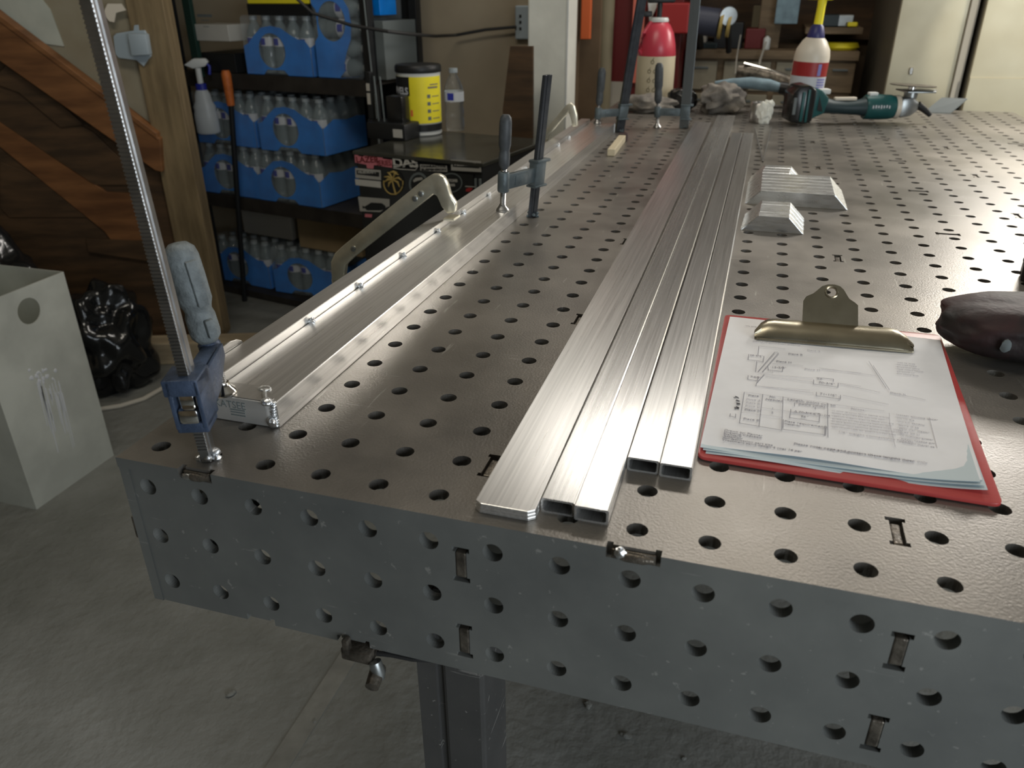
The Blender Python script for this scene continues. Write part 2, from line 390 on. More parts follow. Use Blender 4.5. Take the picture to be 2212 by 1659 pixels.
top = perf(0, 24, 0, 48, slots + xs_ + edge, lambda u, s, d: Vector(((u - .5) * SP, s * SP, -d)), TT)
topo = top.build('tabletop', 'steel_top', tab); topo.data.materials.append(M['steel_side'])
for p_ in topo.data.polygons:
    if abs(p_.normal.z) < .1 and p_.center.y < .0002: p_.material_index = 1
fs = [('y', u, .52, 1.16) for u in (6, 12, 18)] + [('y', u, 2.02, 2.70) for u in (6, 12, 18)] + [('y', 0, 1.12, 1.75)] + \
     [('x', 3, 1.95, 2.5), ('x', 3, 3.7, 4.3)]
FY = .0012
fr = perf(0, 24, 0, 3, fs, lambda u, s, d: Vector(((u - .5) * SP, FY + d, -s * SP)), TT, bounds={0: TT / SP})
fr.build('front_apron', 'steel_side', tab)
sd = perf(0, 48, 0, 3, [], lambda u, s, d: Vector((-.5 * SP + FY + d, u * SP, -s * SP)), TT, bounds={0: TT / SP})
sd.build('side_apron', 'steel_side', tab)
sd = perf(0, 48, 0, 3, [], lambda u, s, d: Vector((23.5 * SP - FY - d, u * SP, -s * SP)), TT, bounds={0: TT / SP})
sd.build('side_apron', 'steel_side', tab)
MB().box((-.0254, 2.4384 - TT, -.1524), (1.1938, 2.4384, -TT)).build('rear_apron', 'steel_side', tab)
for u in (6, 12, 18):
    MB().box(((u - .5) * SP - .0047, .012, -.1524), ((u - .5) * SP + .0047, 2.42, -.012)).build('rib', 'steel_side', tab)
for s in (12, 24, 36):
    MB().box((-.012, s * SP - .0047, -.14), (1.18, s * SP + .0047, -.0125)).build('rib', 'steel_side', tab)
# rib tabs standing in the slots, welded
def tabbox(c, half, name='rib_tab', m='tab', bev=.0012):
    return MB().box(Vector(c) - Vector(half), Vector(c) + Vector(half), bev=bev).build(name, m, tab)
for u in (6, 12, 18):
    for a, c in ys: tabbox(((u - .5) * SP, (a + c) / 2 * SP, -.0065), (.0034, (c - a) / 2 * SP - .0045, .0045))
    tabbox(((u - .5) * SP, FY + .004, -.84 * SP), (.0042, .0045, .32 * SP - .0045)); tabbox(((u - .5) * SP, FY + .004, -2.36 * SP), (.0042, .0045, .34 * SP - .0045))
for s in (12, 18, 24, 30, 36):
    for a in (15.05, 21.05): tabbox(((a + .35 - .5) * SP, s * SP, -.0065), (.35 * SP - .0045, .0034, .0045))
for (a, c) in ((1.21, 1.82), (8.15, 8.9), (15.15, 15.85), (21.15, 21.85)):
    x0, x1 = (a - .5) * SP, (c - .5) * SP
    b = MB(); b.box((x0 + .0035, .0016, -.013), (x1 - .0035, .0040, -.0022), bev=.0008)
    b.tube([(x0 + .006, .0015, -.006), (x0 + .014, .0005, -.0058), (x1 - .012, .001, -.0062), (x1 - .005, .0015, -.006)], [.002, .0036, .0036, .002], 10)
    b.build('front_tab', 'tab', tab, smooth=True)
b = MB(); b.blob((.3985, .0005, -.0035), .0042, .0034, .0048, 3, .3, 3); b.build('tack_weld', 'weld', tab, smooth=True)
b = MB(); b.blob((.0455, -.0002, -.006), .006, .002, .003, 5, .3, 3); b.build('tack_weld', 'weld', tab, smooth=True)
tabbox((-.0254 + .002, FY + .004, -1.435 * SP), (.0042, .0045, .315 * SP - .0045), 'side_tab')
# legs: boxed plate with a proud left flange and end seam
def leg(x, y, sx=1):
    b = MB(); b.box((x, y, FZ + .012), (x + .020, y + .076, -.1530)); b.box((x + .026, y + .001, FZ + .012), (x + .069, y + .075, -.1530), bev=.004)
    b.box((x + .019, y + .006, FZ + .012), (x + .028, y + .07, -.1530)); b.box((x - .02, y - .02, FZ), (x + .095, y + .1, FZ + .012))
    return b.build('leg', 'steel_leg', tab)
leg(.196, .08); leg(.95, .08); leg(.196, 2.25); leg(.95, 2.25)
# earth clamp hooked on the lower lip
gc = thing('earth_clamp', 'small spring earth clamp biting the lower lip of the steel table front', 'clamp')
b = MB(); b.box((.168, -.006, -.166), (.196, .012, -.1535), bev=.002); b.box((.171, -.0075, -.158), (.177, .0, -.142), bev=.0015)
b.lathe([(.0, 0), (.006, .0), (.007, .004), (.006, .02), (.0, .021)], (.200, .001, -.171), (0.1, -.9, -.2), 14)
b.build('jaw', 'tab', gc, smooth=True)
b = MB(); b.lathe([(.0, 0), (.0055, .001), (.006, .012), (.0035, .018), (0, .019)], (.199, -.004, -.160), (.35, -.2, -1), 14); b.build('lug', 'gunmetal', gc, smooth=True)
b = MB(); b.tube([(.199, .0015, -.157), (.212, .003, -.1565), (.23, .005, -.158), (.25, .009, -.1575), (.262, .02, -.156), (.27, .05, -.156)], .0022, 8); b.build('cable', 'cable', gc, smooth=True)

# ------------------------------------------------------------------ aluminium rail clamped along the left edge
def rect_tube(mb, x0, x1, y0, y1, z0, z1, t, dx=0., cham=.0008):
    """open rectangular tube along y; dx = sideways drift of the far end"""
    r = .0012
    def ring(a, c, z, w, y, s):
        k = r
        return [Vector((a + k + s, y, z)), Vector((c - k + s, y, z)), Vector((c + s, y, z + k)), Vector((c + s, y, w - k)),
                Vector((c - k + s, y, w)), Vector((a + k + s, y, w)), Vector((a + s, y, w - k)), Vector((a + s, y, z + k))]
    o0 = mb.verts(ring(x0, x1, z0, z1, y0, 0)); o1 = mb.verts(ring(x0, x1, z0, z1, y1, dx))
    i0 = mb.verts(ring(x0 + t, x1 - t, z0 + t, z1 - t, y0, 0)); i1 = mb.verts(ring(x0 + t, x1 - t, z0 + t, z1 - t, y1, dx))
    for i in range(8):
        j = (i + 1) % 8
        mb.face((o0[i], o0[j], o1[j], o1[i])); mb.face((i0[j], i0[i], i1[i], i1[j])); mb.face((o0[j], o0[i], i0[i], i0[j])); mb.face((o1[i], o1[j], i1[j], i1[i]))
AX1 = .0800; AY0 = .0800; AY1 = 1.735
rail = thing('aluminium_rail', 'long bare aluminium rail with tack welds clamped along the left table edge', 'rail')
b = MB(); b.box((.0138, AY0 + .002, 0), (AX1, AY1, .0254), bev=.0009); b.build('wide_tube', 'alu', rail)
b = MB(); b.box((-.0115, AY0 + .012, 0), (.0130, AY1, .0345), bev=.0012); b.build('raised_bar', 'alu_dull', rail)
b = MB(); b.prism([(.0095, AY0, .0006), (.0705, AY0, .0006), (.0785, AY0 + .0035, .0006), (.0785, AY0 + .006, .0006), (.0095, AY0 + .006, .0006)], (0, 0, .0244), bev=.0008)
b.build('end_cap', 'alu_x', rail)
b = MB()
b.prism([(.0095, AY0 + .001, .0252), (.0745, AY0 + .001, .0252), (.0745, AY0 + .008, .0252), (.054, AY0 + .026, .0252), (.0095, AY0 + .0245, .0252)], (0, 0, .0007))
b.build('end_plate', 'alu_dull', rail)
b = MB()
for k in range(9): b.blob((.0765 + .0006 * math.sin(k), AY0 + .0022, .002 + k * .0028), .0032, .0030, .0020, k, .1, 2)
b.blob((.073, AY0 - .001, .0265), .0055, .005, .0035, 3, .15, 3); b.blob((.0745, AY0 - .0008, .006), .0045, .003, .0055, 4, .15, 3)
b.tube([(.0565, AY0 + .021, .0262), (.0625, AY0 + .012, .0266), (.071, AY0 + .001, .0262)], [.0012, .0017, .0014], 8)
b.blob((.056, AY0 + .022, .0262), .0062, .0052, .0012, 6, .1, 3)
b.build('corner_weld', 'weld', rail, smooth=True)
text('KATSEE', .010, Matrix.Translation((.0175, AY0 - .0003, .0175)) @ Matrix.Rotation(math.pi / 2, 4, 'X'), 'stkdim', rail, 'stamped_lettering', ext=.0001, sx=.95)
b = MB()
for z in (.0125, .0100, .0072):
    b.box((.0330, AY0 - .0004, z), (.0480, AY0 + .0002, z + .0011))
b.build('stamped_lines', 'stkdim', rail)
for (u, v) in ((671, 692), (783, 617), (873, 551), (946, 498), (1007, 458), (1058, 420), (1205, 313), (1232, 297), (1138, 364)):
    p = oz(u, v, .027); y = p.y
    b = MB(); b.blob((.0150, y, .0268), .0042, .0034, .0032, int(u), .35, 3, 2.2); b.blob((.0170, y - .002, .0290), .0022, .0020, .0028, int(v), .3, 2)
    b.build('tack_weld', 'weld', rail, smooth=True)
b = MB(); b.box((.0775, AY1 - .0005, .0005), (.0815, AY1 + .001, .0253)); b.build('far_cap', 'alu_end', rail)

# ------------------------------------------------------------------ flat bars and box tubes lying on the table
def bar_mesh(x0, x1, y0, y1, z0, z1, dx, c=.005):
    b = MB(); P = [(x0, y0 + c * .8), (x0 + c, y0), (x1 - c, y0), (x1, y0 + c * .8), (x1 + dx, y1), (x0 + dx, y1)]
    b.prism([(x, y, z0) for x, y in P], (0, 0, z1 - z0), bev=.0005); return b
for k, (lab) in enumerate(('bottom aluminium flat bar of the stack of three beside the box tubes', 'middle aluminium flat bar of the stack of three beside the box tubes',
                           'top aluminium flat bar of the stack of three, wide scratched face upward')):
    o = bar_mesh(.2865 + .0006 * k, .3335, .0125 - .0006 * k, 1.93, k * .0033 + .0002, k * .0033 + .0031, -.0135)
    tag(o.build('flat_bar', 'alu'), lab, 'bar', 'aluminium flat bars')
TZ = .0127
for k_, (x0, y0, y1, dx, lab) in enumerate(((.3345, .0270, 2.055, -.006, 'long aluminium box tube directly right of the flat bars'),
                            (.3602, .0245, 2.060, -.006, 'second long aluminium box tube, its open end nearest the table front'),
                            (.3862, .1010, 1.745, .000, 'shorter aluminium box tube with its end set back, left of the pair'),
                            (.4122, .0995, 1.750, .002, 'shorter aluminium box tube lying beside the red clipboard'))):
    b = MB(); rect_tube(b, x0, x0 + .0253, y0, y1, 0, TZ, .0017, dx)
    b2 = b.build('box_tube', 'alu_t%d' % k_); tag(b2, lab, 'tube', 'aluminium box tubes')

# mitred off-cuts in rows
def offcut(x0, x1, y0, n, grp, labf, pitch=.0262, dep=.0254, skew=0.):
    for k in range(n):
        y = y0 + k * pitch; j = skew * k
        P = [(x0 + j, y, 0), (x1 + j, y, 0), (x1 + j - .0254, y, .0254), (x0 + j + .0254, y, .0254)]
        b = MB(); b.prism(P, (0, dep - .0002, 0), bev=.0011); o = b.build('mitred_offcut', 'alu_off'); tag(o, labf(k), 'metal offcut', grp)
M['alu_off'] = mat('alu_off', (.78, .80, .80), .30, .95, var=.06, vs=20, st=(1, 8, 8), rvar=.06)
ordn = ('front', 'second', 'third', 'rearmost')
offcut(.444, .541, .8500, 4, 'mitred aluminium off-cuts, nearer rows', lambda k: '%s mitred aluminium off-cut of the four short ones beside the tubes' % ordn[k], skew=.001)
o5 = ('front', 'second', 'third', 'fourth', 'fifth', 'rearmost')
offcut(.444, .6185, 1.0290, 6, 'mitred aluminium off-cuts, middle rows', lambda k: '%s mitred aluminium off-cut of the six long ones' % o5[k])
offcut(.444, .545, 1.190, 3, 'mitred aluminium off-cuts, far rows', lambda k: '%s mitred aluminium off-cut of the far short row' % ('front', 'middle', 'rear')[k], skew=.002)

# ------------------------------------------------------------------ bar clamps
def bar_clamp(name, label, B, top, armz, S, padz, hz0, hz1, dark, hr=.0135, leanS=0., bw=.016, bt=.007, teeth=True, box_open=False, leanSy=0., barm=None):
    """B bar foot, top bar top, armz (lo,hi), S screw xy at pad, handle hz0..hz1"""
    t = thing(name, label, 'clamp', group='bar clamps on the welding table')
    B, top = Vector(B), Vector(top); ax = (top - B).normalized()
    a = Vector((S[0] - B.x, S[1] - B.y, 0)); L = a.length; a.normalize(); th = Vector((a.y, -a.x, 0))
    Fm = Matrix((( th.x, a.x, ax.x, B.x), (th.y, a.y, ax.y, B.y), (th.z, a.z, ax.z, B.z), (0, 0, 0, 1)))
    H = (top - B).length
    b = MB(); b.box((-bt / 2, -bw / 2, .0005), (bt / 2, bw / 2, H), Fm, bev=.0009); b.box((-bt / 2 - .0008, -bw * .16, .0005), (bt / 2 + .0008, bw * .16, H), Fm)
    b.build('bar', barm or ('blackbar' if dark else 'barsteel'), t)
    if teeth:
        b = MB(); z = .012
        while z < H - .01:
            b.box((-bt / 2 + .0004, -bw / 2 - .0017, z), (bt / 2 - .0004, -bw / 2 + .0006, z + .0013), Fm); z += .0028
        b.build('serration', 'barsteel' if not dark else 'blackbar', t)
    b = MB()
    for k in range(7): b.blob(B + Vector((.006 * math.cos(k * 1.3) * 1.3, .006 * math.sin(k * 1.3), .002 + .0022 * (k % 3))), .0036, .0034, .0030, k, .4, 2)
    b.build('foot_weld', 'weld' if not dark else 'castgrey', t, smooth=True)
    z0, z1 = armz; m = 'navy' if not dark else 'castgrey'
    b = MB()
    if box_open:
        for s_ in (-1, 1): b.box((s_ * .0105 - .0018, -.018, z0), (s_ * .0105 + .0018, .014, z1), Fm, bev=.0008)
        b.box((-.0150, -.018, z1 - .013), (.0123, .011, z1 + .001), Fm, bev=.0012); b.box((-.0123, -.017, z0 - .004), (.0123, .009, z0 + .005), Fm, bev=.0014)
        b.prism([Fm @ Vector(q) for q in ((.0088, -.008, z0 + .002), (.0088, L * .5, z0 + .010), (.0088, L * .9, z0 + .028), (.0088, L * .9, z1 - .002), (.0088, L * .3, z1 - .004), (.0088, -.008, z1 - .006))], th * .0030, bev=.0008); b.box((-.006, .008, z0 + .026), (.0075, L * .98, z1 - .004), Fm, bev=.0015)
    else:
        b.box((-.0085, -.0125, z0 - .004), (.0085, .0125, z1 + .004), Fm, bev=.0016); b.box((-.0105, -.0205, z1 + .001), (.0105, .013, z1 + .006), Fm, bev=.0014)
        b.box((-.0105, -.018, z0 - .007), (.0105, .013, z0 - .003), Fm, bev=.0014)
        b.box((-.005, .010, z0 + .002), (.005, L, z1 - .006), Fm, bev=.0012)
        b.box((-.0062, L * .4, z0 + .006), (.0062, L * .8, z1 - .010), Fm, bev=.001)
    sc = Vector((S[0] + leanS * (z0 + z1) / 2, S[1] + leanSy * (z0 + z1) / 2, 0)); sd_ = Vector((leanS, leanSy, 1)).normalized()
    P = lambda z: Vector((S[0] + leanS * (z - padz), S[1] + leanSy * (z - padz), z))
    zc0, zc1 = (z0 + .026, z1 - .003) if box_open else (z0 - .002, z1 - .002)
    b.lathe([(0, 0), (.0085, 0), (.0095, .002), (.0095, zc1 - zc0 - .002), (.0080, zc1 - zc0), (0, zc1 - zc0)], P(zc0), sd_, 18)
    b.build('sliding_arm', m, t, smooth=True)
    if box_open:
        b = MB(); b.box((-.0078, -.0200, z0 + .005), (.0078, -.009, z0 + .018), Fm, bev=.0028); b.box((-.0060, -.0155, z0 + .016), (.0060, -.009, z1 - .012), Fm, bev=.002)
        b.build('release_trigger', 'chrome', t, smooth=True)
    b = MB(); prof = []; z = .006; hgt = hz0 - padz
    while z < hgt: prof += [(.0040, z), (.0049, z + .0009)]; z += .0021
    b.lathe([(0, .004)] + prof + [(0, hgt)], P(padz), sd_, 14); b.build('screw', 'barsteel', t, smooth=False)
    b = MB(); b.lathe([(0, 0), (.0105, 0), (.0115, .0015), (.0102, .004), (.0065, .0075), (.0052, .011), (0, .012)], P(padz), (0, 0, 1), 20)
    b.build('swivel_pad', 'chrome' if not dark else 'barsteel', t, smooth=True)
    h = (hz1 - hz0) / sd_.z; r = hr
    b = MB(); b.lathe([(0, 0), (r * .55, 0), (r * .62, h * .02), (r * .86, h * .07), (r * .92, h * .12), (r * .90, h * .28), (r * .80, h * .335), (r * .84, h * .37), (r, h * .44), (r * 1.02, h * .7), (r, h * .86), (r * .88, h * .94), (r * .55, h * .99), (0, h)], P(hz0), sd_, 12 if dark else 22)
    if box_open:
        # raised lens panels on the grip
        for (f0, f1, w_) in ((.42, .86, .34), (.10, .28, .28)):
            c0, c1 = P(hz0 + (hz1 - hz0) * f0), P(hz0 + (hz1 - hz0) * f1)
            dd = Vector((.9, -.45, 0)).normalized(); q = (c1 - c0); s2 = q.cross(dd).normalized()
            ctr = (c0 + c1) / 2 + dd * r * .86
            R3 = Matrix((s2, q.normalized(), dd)).transposed().to_4x4()
            b.box((-r * w_, -q.length / 2, -.001), (r * w_, q.length / 2, .0045), Matrix.Translation(ctr) @ R3, bev=.0012)
    b.build('handle', 'grip_dark' if dark else 'grip', t, smooth=True)
    return t
bar_clamp('bar_clamp', 'bar clamp with speckled grey grip and blue slide at the near left corner', (.051, .021, 0), (.0285, .021, .45), (.0375, .0790), (.0268, .084), .0262, .0745, .1625, False, .0140, leanS=-.135, box_open=True, bt=.0085)
bar_clamp('bar_clamp', 'short black bar clamp holding the aluminium rail halfway along', (.101, .84, 0), (.121, .853, .2255), (.058, .090), (.0700, .770), .0254, .0925, .1755, True, .0100, leanS=.05, teeth=False, bw=.0175)
bar_clamp('bar_clamp', 'tall black bar clamp leaning right at the far end of the aluminium rail', (.090, 1.756, 0), (.150, 1.756, .50), (.040, .068), (.036, 1.720), .0262, .072, .165, True, .0105, leanS=.05, teeth=False, bw=.024, bt=.010)
bar_clamp('bar_clamp', 'tall upright bar clamp standing at the far end of the flat bars', (.251, 1.867, 0), (.252, 1.867, .52), (.030, .058), (.178, 1.862), .0005, .064, .168, True, .0115, leanS=-.04, teeth=False, bw=.026, bt=.011, barm='greybar')

# locking C-clamps gripping the table edge
def c_clamp(label, outer, y, th=.013, zt=.0345):
    t = thing('locking_clamp', label, 'clamp', group='locking clamps on the table edge')
    P = [oy(u, v, y) for u, v in outer]; b = MB(); b.prism(P, (0, th, 0), bev=.0022); b.build('upper_jaw', 'zinc', t, smooth=True)
    return t, P
t, P = c_clamp('satin metal locking clamp arched over the middle of the left table edge', [(982, 459), (984, 441), (972, 424), (965, 400), (957, 383), (945, 377), (932, 377), (912, 390), (738, 533), (722, 548), (714, 566), (716, 612), (741, 612), (745, 574), (764, 556), (936, 420), (943, 424), (953, 447), (965, 462)], .66)
b = MB(); xs = min(p.x for p in P)
b.box((xs, .6600, -.215), (xs + .024, .673, P[12].z + .006), bev=.002)
b.prism([(xs, .66, -.19), (xs + .02, .66, -.215), (-.022, .66, -.185), (-.008, .66, -.160), (-.022, .66, -.158)], (0, .013, 0), bev=.002); b.build('lower_jaw', 'zinc', t, smooth=True)
b = MB(); c = (P[0] + P[-1]) / 2; b.box((c.x - .010, .652, .0350), (c.x + .008, .680, .0385), bev=.001); b.build('jaw_pad', 'zinc', t)
b = MB()
for f in (.06, .13, .90):
    q = P[8].lerp(P[7], 1 - f); q = q + Vector((.006, -.0007, -.013)); b.lathe([(0, 0), (.004, 0), (.0045, -.0012), (.0035, -.002), (0, -.002)], q, (0, 1, 0), 14)
b.build('rivet', 'gunmetal', t, smooth=True)
t, P = c_clamp('satin metal locking clamp at the far end of the left table edge', [(1247, 273), (1246, 250), (1240, 228), (1233, 222), (1224, 226), (1180, 278), (1172, 300), (1183, 300), (1190, 287), (1228, 243), (1234, 262), (1236, 274)], 1.44, .012)
b = MB(); q = P[6]; b.prism([(q.x, 1.44, q.z + .004), (q.x + .014, 1.44, q.z + .004), (q.x - .05, 1.44, -.2), (q.x - .07, 1.44, -.19)], (0, .012, 0), bev=.002)
b.prism([(q.x - .06, 1.44, -.2), (q.x - .06, 1.44, -.18), (-.01, 1.44, -.158), (-.008, 1.44, -.172)], (0, .012, 0), bev=.002); b.build('lower_jaw', 'zinc', t, smooth=True)

# rounded metal tab sticking up beside the rail
b = MB(); x = -.0135; b.prism([ox(u, v, x) for u, v in ((470, 792), (472, 764), (482, 750), (497, 738), (512, 733), (522, 735), (527, 742), (524, 750), (490, 785))], (-.002, 0, 0), bev=.0005)
b.box((-.0160, .10, .0005), (-.0130, .165, .034))
tag(b.build('angle_tab', 'alu_dull'), 'small rounded metal tab standing against the left side of the rail near the corner', 'metal tab')

# ------------------------------------------------------------------ red clipboard with shop drawing
cb = thing('clipboard', 'red clipboard with a metal clip lying beside the aluminium tubes', 'clipboard')
def rounded(pts, r, n=6):
    out = []; m = len(pts)
    for i in range(m):
        p, a, c = Vector(pts[i]), Vector(pts[i - 1]), Vector(pts[(i + 1) % m])
        d1, d2 = (a - p).normalized() * r, (c - p).normalized() * r
        for k in range(n + 1):
            f = k / n; out.append((p + d1) * (1 - f) ** 2 + p * 2 * f * (1 - f) + (p + d2) * f ** 2)
    return out
bl, br, tr_, tl = oz(1506, 986, .004), oz(2168, 1092, .004), oz(2031, 724, .004), oz(1566, 680, .004)
for p in (bl, br, tr_, tl): p.z = .0012
b = MB(); b.prism(rounded([bl, br, tr_, tl], .008), (0, 0, .0035), bev=.0008); b.build('board', 'clipred', cb, smooth=True)
def sheet(pbl, pbr, ptr, ptl, z0, name, m, curl=0., seed=0, parent=cb, nx=26, ny=30):
    from mathutils import noise as NZ
    b = MB(); g = []
    for j in range(ny + 1):
        row = []
        for i in range(nx + 1):
            f, h = i / nx, j / ny; p = pbl.lerp(pbr, f).lerp(ptl.lerp(ptr, f), h)
            z = z0 + .0006 * NZ.noise(Vector((f * 3 + seed, h * 3, seed))) + curl * (max(0, (f - .72) / .28) ** 2) * (1 - h) ** 1.5 + .0022 * math.exp(-((h) / .05) ** 2) * math.sin(f * 7 + seed) * .35
            row.append(b.bm.verts.new((p.x, p.y, z)))
        g.append(row)
    for j in range(ny):
        for i in range(nx): b.face((g[j][i], g[j][i + 1], g[j + 1][i + 1], g[j + 1][i]))
    r = bmesh.ops.extrude_face_region(b.bm, geom=b.bm.faces[:])
    bmesh.ops.translate(b.bm, vec=(0, 0, -.00025), verts=[v for v in r['geom'] if isinstance(v, bmesh.types.BMVert)])
    return b.build(name, m, parent, smooth=True)
PZ = .0088
for k, (dx, dy) in enumerate(((.004, -.0065), (.0015, -.004), (-.001, -.002))):
    o = Vector((dx, dy, 0)); sheet(oz(1516, 961, PZ) + o, oz(2117, 1046, PZ) + o, oz(2024, 735, PZ) + o * .2, oz(1577, 684, PZ) + o * .2, .0053 + k * .0009, 'paper_sheet', 'paper2', curl=.003 + .001 * k, seed=k)
sheet(oz(1514, 957, PZ), oz(2120, 1043, PZ), oz(2031, 734, PZ), oz(1577, 683, PZ), PZ - .0004, 'drawing_sheet', 'paper', curl=.0035, seed=5)
IZ = PZ + .0006
def ip(u, v): p = oz(u, v, IZ); return p
ink, inl = MB(), MB()
def line(mb, *pts, wd=.0006):
    for a, c in zip(pts, pts[1:]): strip(mb, ip(*a), ip(*c), wd)
def c1(x, y): return (1540 + x * 320 / 2212, 690 + y * 240 / 1659)
def c2(x, y): return (1520 + x * 340 / 2212, 840 + y * 200 / 1301)
def c3(x, y): return (1760 + x * 340 / 2212, 780 + y * 255 / 1659)
for q in (((685, 400), (670, 530)), ((655, 625), (635, 780)), ((670, 780), (920, 490), (970, 490)), ((735, 785), (980, 500)), ((640, 995), (650, 950), (765, 820)),
          ((535, 520), (520, 600), (745, 630), (762, 545)), ((820, 700), (825, 755), (1035, 775), (1045, 700)), ((525, 835), (518, 895), (665, 915), (675, 850)),
          ((1505, 900), (1500, 965), (1865, 1010), (1870, 950)), ((1545, 870), (1800, 890), (1795, 925)), ((1545, 1085), (1540, 1140), (1900, 1190), (1905, 1130)),
          ((260, 1405), (250, 1450)), ((340, 1410), (335, 1465)), ((265, 1445), (330, 1460))): line(ink, *[c1(*p) for p in q])
for q in (((690, 400), (1080, 440)), ((660, 800), (890, 790), (890, 770)), ((765, 820), (1500, 880)), ((780, 850), (1500, 935)), ((650, 995), (1450, 1060)), ((720, 1000), (1500, 1100)),
          ((890, 660), (1350, 690)), ((1620, 740), (2212, 800)), ((1870, 950), (2212, 1000))): line(inl, *[c1(*p) for p in q], wd=.0005)
for q in (((570, 45), (500, 480), (1090, 580)), ((830, 75), (775, 530)), ((1115, 110), (1095, 580)), ((1740, 200), (1745, 675)), ((1225, 285), (1205, 405), (1620, 465), (1630, 345), (1225, 335)),
          ((1120, 430), (1112, 555)), ((1115, 570), (1700, 645), (1705, 520)), ((1720, 520), (1712, 640)), ((1275, 195), (1275, 240)), ((1570, 250), (1565, 280))): line(ink, *[c2(*p) for p in q])
for q in (((570, 45), (1740, 200)), ((820, 265), (1740, 390)), ((530, 330), (1100, 400)), ((560, 270), (820, 295)), ((1130, 160), (1740, 250))): line(inl, *[c2(*p) for p in q], wd=.0004)
for q in (((350, 320), (920, 440)), ((390, 480), (1040, 610)), ((820, 60), (1050, 400)), ((760, 0), (1000, 370)), ((1045, 730), (1050, 860), (1130, 1200)), ((1610, 790), (1720, 1220)),
          ((60, 95), (860, 205)), ((340, 490), (340, 540)), ((1060, 440), (1560, 545)), ((180, 600), (980, 700))): line(inl, *[c3(*p) for p in q], wd=.0005)
def on_paper(body, u0, v0, u1, v1, size, m='ink', **k):
    a, c = ip(u0, v0), ip(u1, v1); d = c - a; ang = math.atan2(d.y, d.x)
    add_mesh(ink if m == 'ink' else inl, text(body, size, Matrix.Translation(a) @ Matrix.Rotation(ang, 4, 'Z'), None, None, ext=.0001, shear=.15, **k))
def seg(f, x0, y0, x1, y1): return (*f(x0, y0), *f(x1, y1))
on_paper('Piece B', *seg(c1, 1120, 510, 1310, 525), .0048); on_paper('Piece H', *seg(c1, 940, 620, 1150, 640), .0048)
on_paper('Piece H', *seg(c1, 1360, 735, 1560, 755), .0048, 'inl'); on_paper('Piece A', *seg(c1, 1400, 455, 1560, 470), .0044, 'inl')
on_paper('13-3/8"', *seg(c1, 870, 710, 1030, 720), .0048); on_paper('48-3/4"', *seg(c1, 545, 530, 740, 550), .0044); on_paper('7-5/8"', *seg(c1, 555, 850, 660, 862), .004)
on_paper('70-3/4"', *seg(c1, 1570, 935, 1750, 958), .005); on_paper('71-1/4"', *seg(c1, 1590, 1105, 1800, 1130), .005); on_paper('0.0', *seg(c1, 1550, 880, 1640, 890), .004)
on_paper('Piece', *seg(c2, 620, 88, 760, 100), .0046); on_paper('No.', *seg(c2, 920, 105, 1010, 116), .004); on_paper('Needed', *seg(c2, 865, 140, 1060, 165), .0048)
for k, s_ in enumerate(('Piece A', 'Piece B', 'Piece C')): on_paper(s_, *seg(c2, 595 - k * 8, 140 + 46 * k, 700, 152 + 46 * k), .0042, 'inl')
on_paper('Piece H', *seg(c2, 570, 285, 760, 305), .0046); on_paper('Piece K', *seg(c2, 550, 415, 740, 438), .0046)
on_paper('1', *seg(c2, 950, 270, 1000, 276), .004); on_paper('2', *seg(c2, 945, 330, 1000, 336), .004)
on_paper('Length, point cut to', *seg(c2, 1170, 140, 1680, 210), .0052); on_paper('point (mm)', *seg(c2, 1330, 205, 1540, 232), .005)
on_paper('A 70-3/4 x 71-1/4', *seg(c2, 1265, 312, 1540, 348), .0042); on_paper('96"', *seg(c2, 1360, 382, 1440, 394), .0046)
on_paper('Plate requirements', *seg(c2, 1130, 450, 1600, 520), .0046); on_paper('material', *seg(c2, 1130, 488, 1300, 512), .004)
for k, s_ in enumerate(('Drawn by: Planner', 'Drawing Checked:', 'Standard', 'Assembly', 'For fabrication part size', 'Treatment paint design 4 coat 14 per')):
    on_paper(s_, *seg(c2, 285 - k * 6, 575 + k * 28, 700, 640 + k * 28), .0042)
on_paper('Please note: cope and protect these lengths now', *seg(c2, 1260, 765, 2200, 905), .0046)
on_paper('1/4" weight connections spaced', *seg(c3, 320, 990, 990, 1080), .0046, 'inl'); on_paper('Piece K', *seg(c3, 1050, 440, 1240, 465), .0046, 'inl'); on_paper('Notes:', *seg(c3, 500, 660, 720, 695), .0046, 'inl')
on_paper('top edge prepared and protected these only', *seg(c3, 30, 1215, 940, 1340), .0046, 'inl')
rr = random.Random(3)
for k in range(7): on_paper(' '.join(''.join(rr.choice('aeionrstlcm') for _ in range(rr.randint(2, 7))) for _ in range(7)), *seg(c3, 240, 690 + k * 38, 1000, 790 + k * 38), .0036, 'inl', sx=.85)
for k in range(9): on_paper(' '.join(''.join(rr.choice('aeionrstlcm') for _ in range(rr.randint(2, 7))) for _ in range(3)), *seg(c3, 1140 + k * 10, 750 + k * 48, 1600, 810 + k * 48), .0040, 'inl', sx=.95)
for k in range(6): on_paper(' '.join(''.join(rr.choice('aeionrstlcm') for _ in range(rr.randint(2, 6))) for _ in range(3)), *seg(c3, 1150, 15 + k * 32, 1600, 60 + k * 32), .0036, 'inl', sx=.9)
on_paper('Standard fabrication drawing', *seg(c1, 590, 325, 1010, 355), .0042, 'inl')
on_paper('1234 5678 90', *seg(c1, 470, 90, 640, 110), .003, 'inl')
ink.build('printing', 'ink', cb); inl.build('faint_printing', 'inklight', cb)
pen = MB()
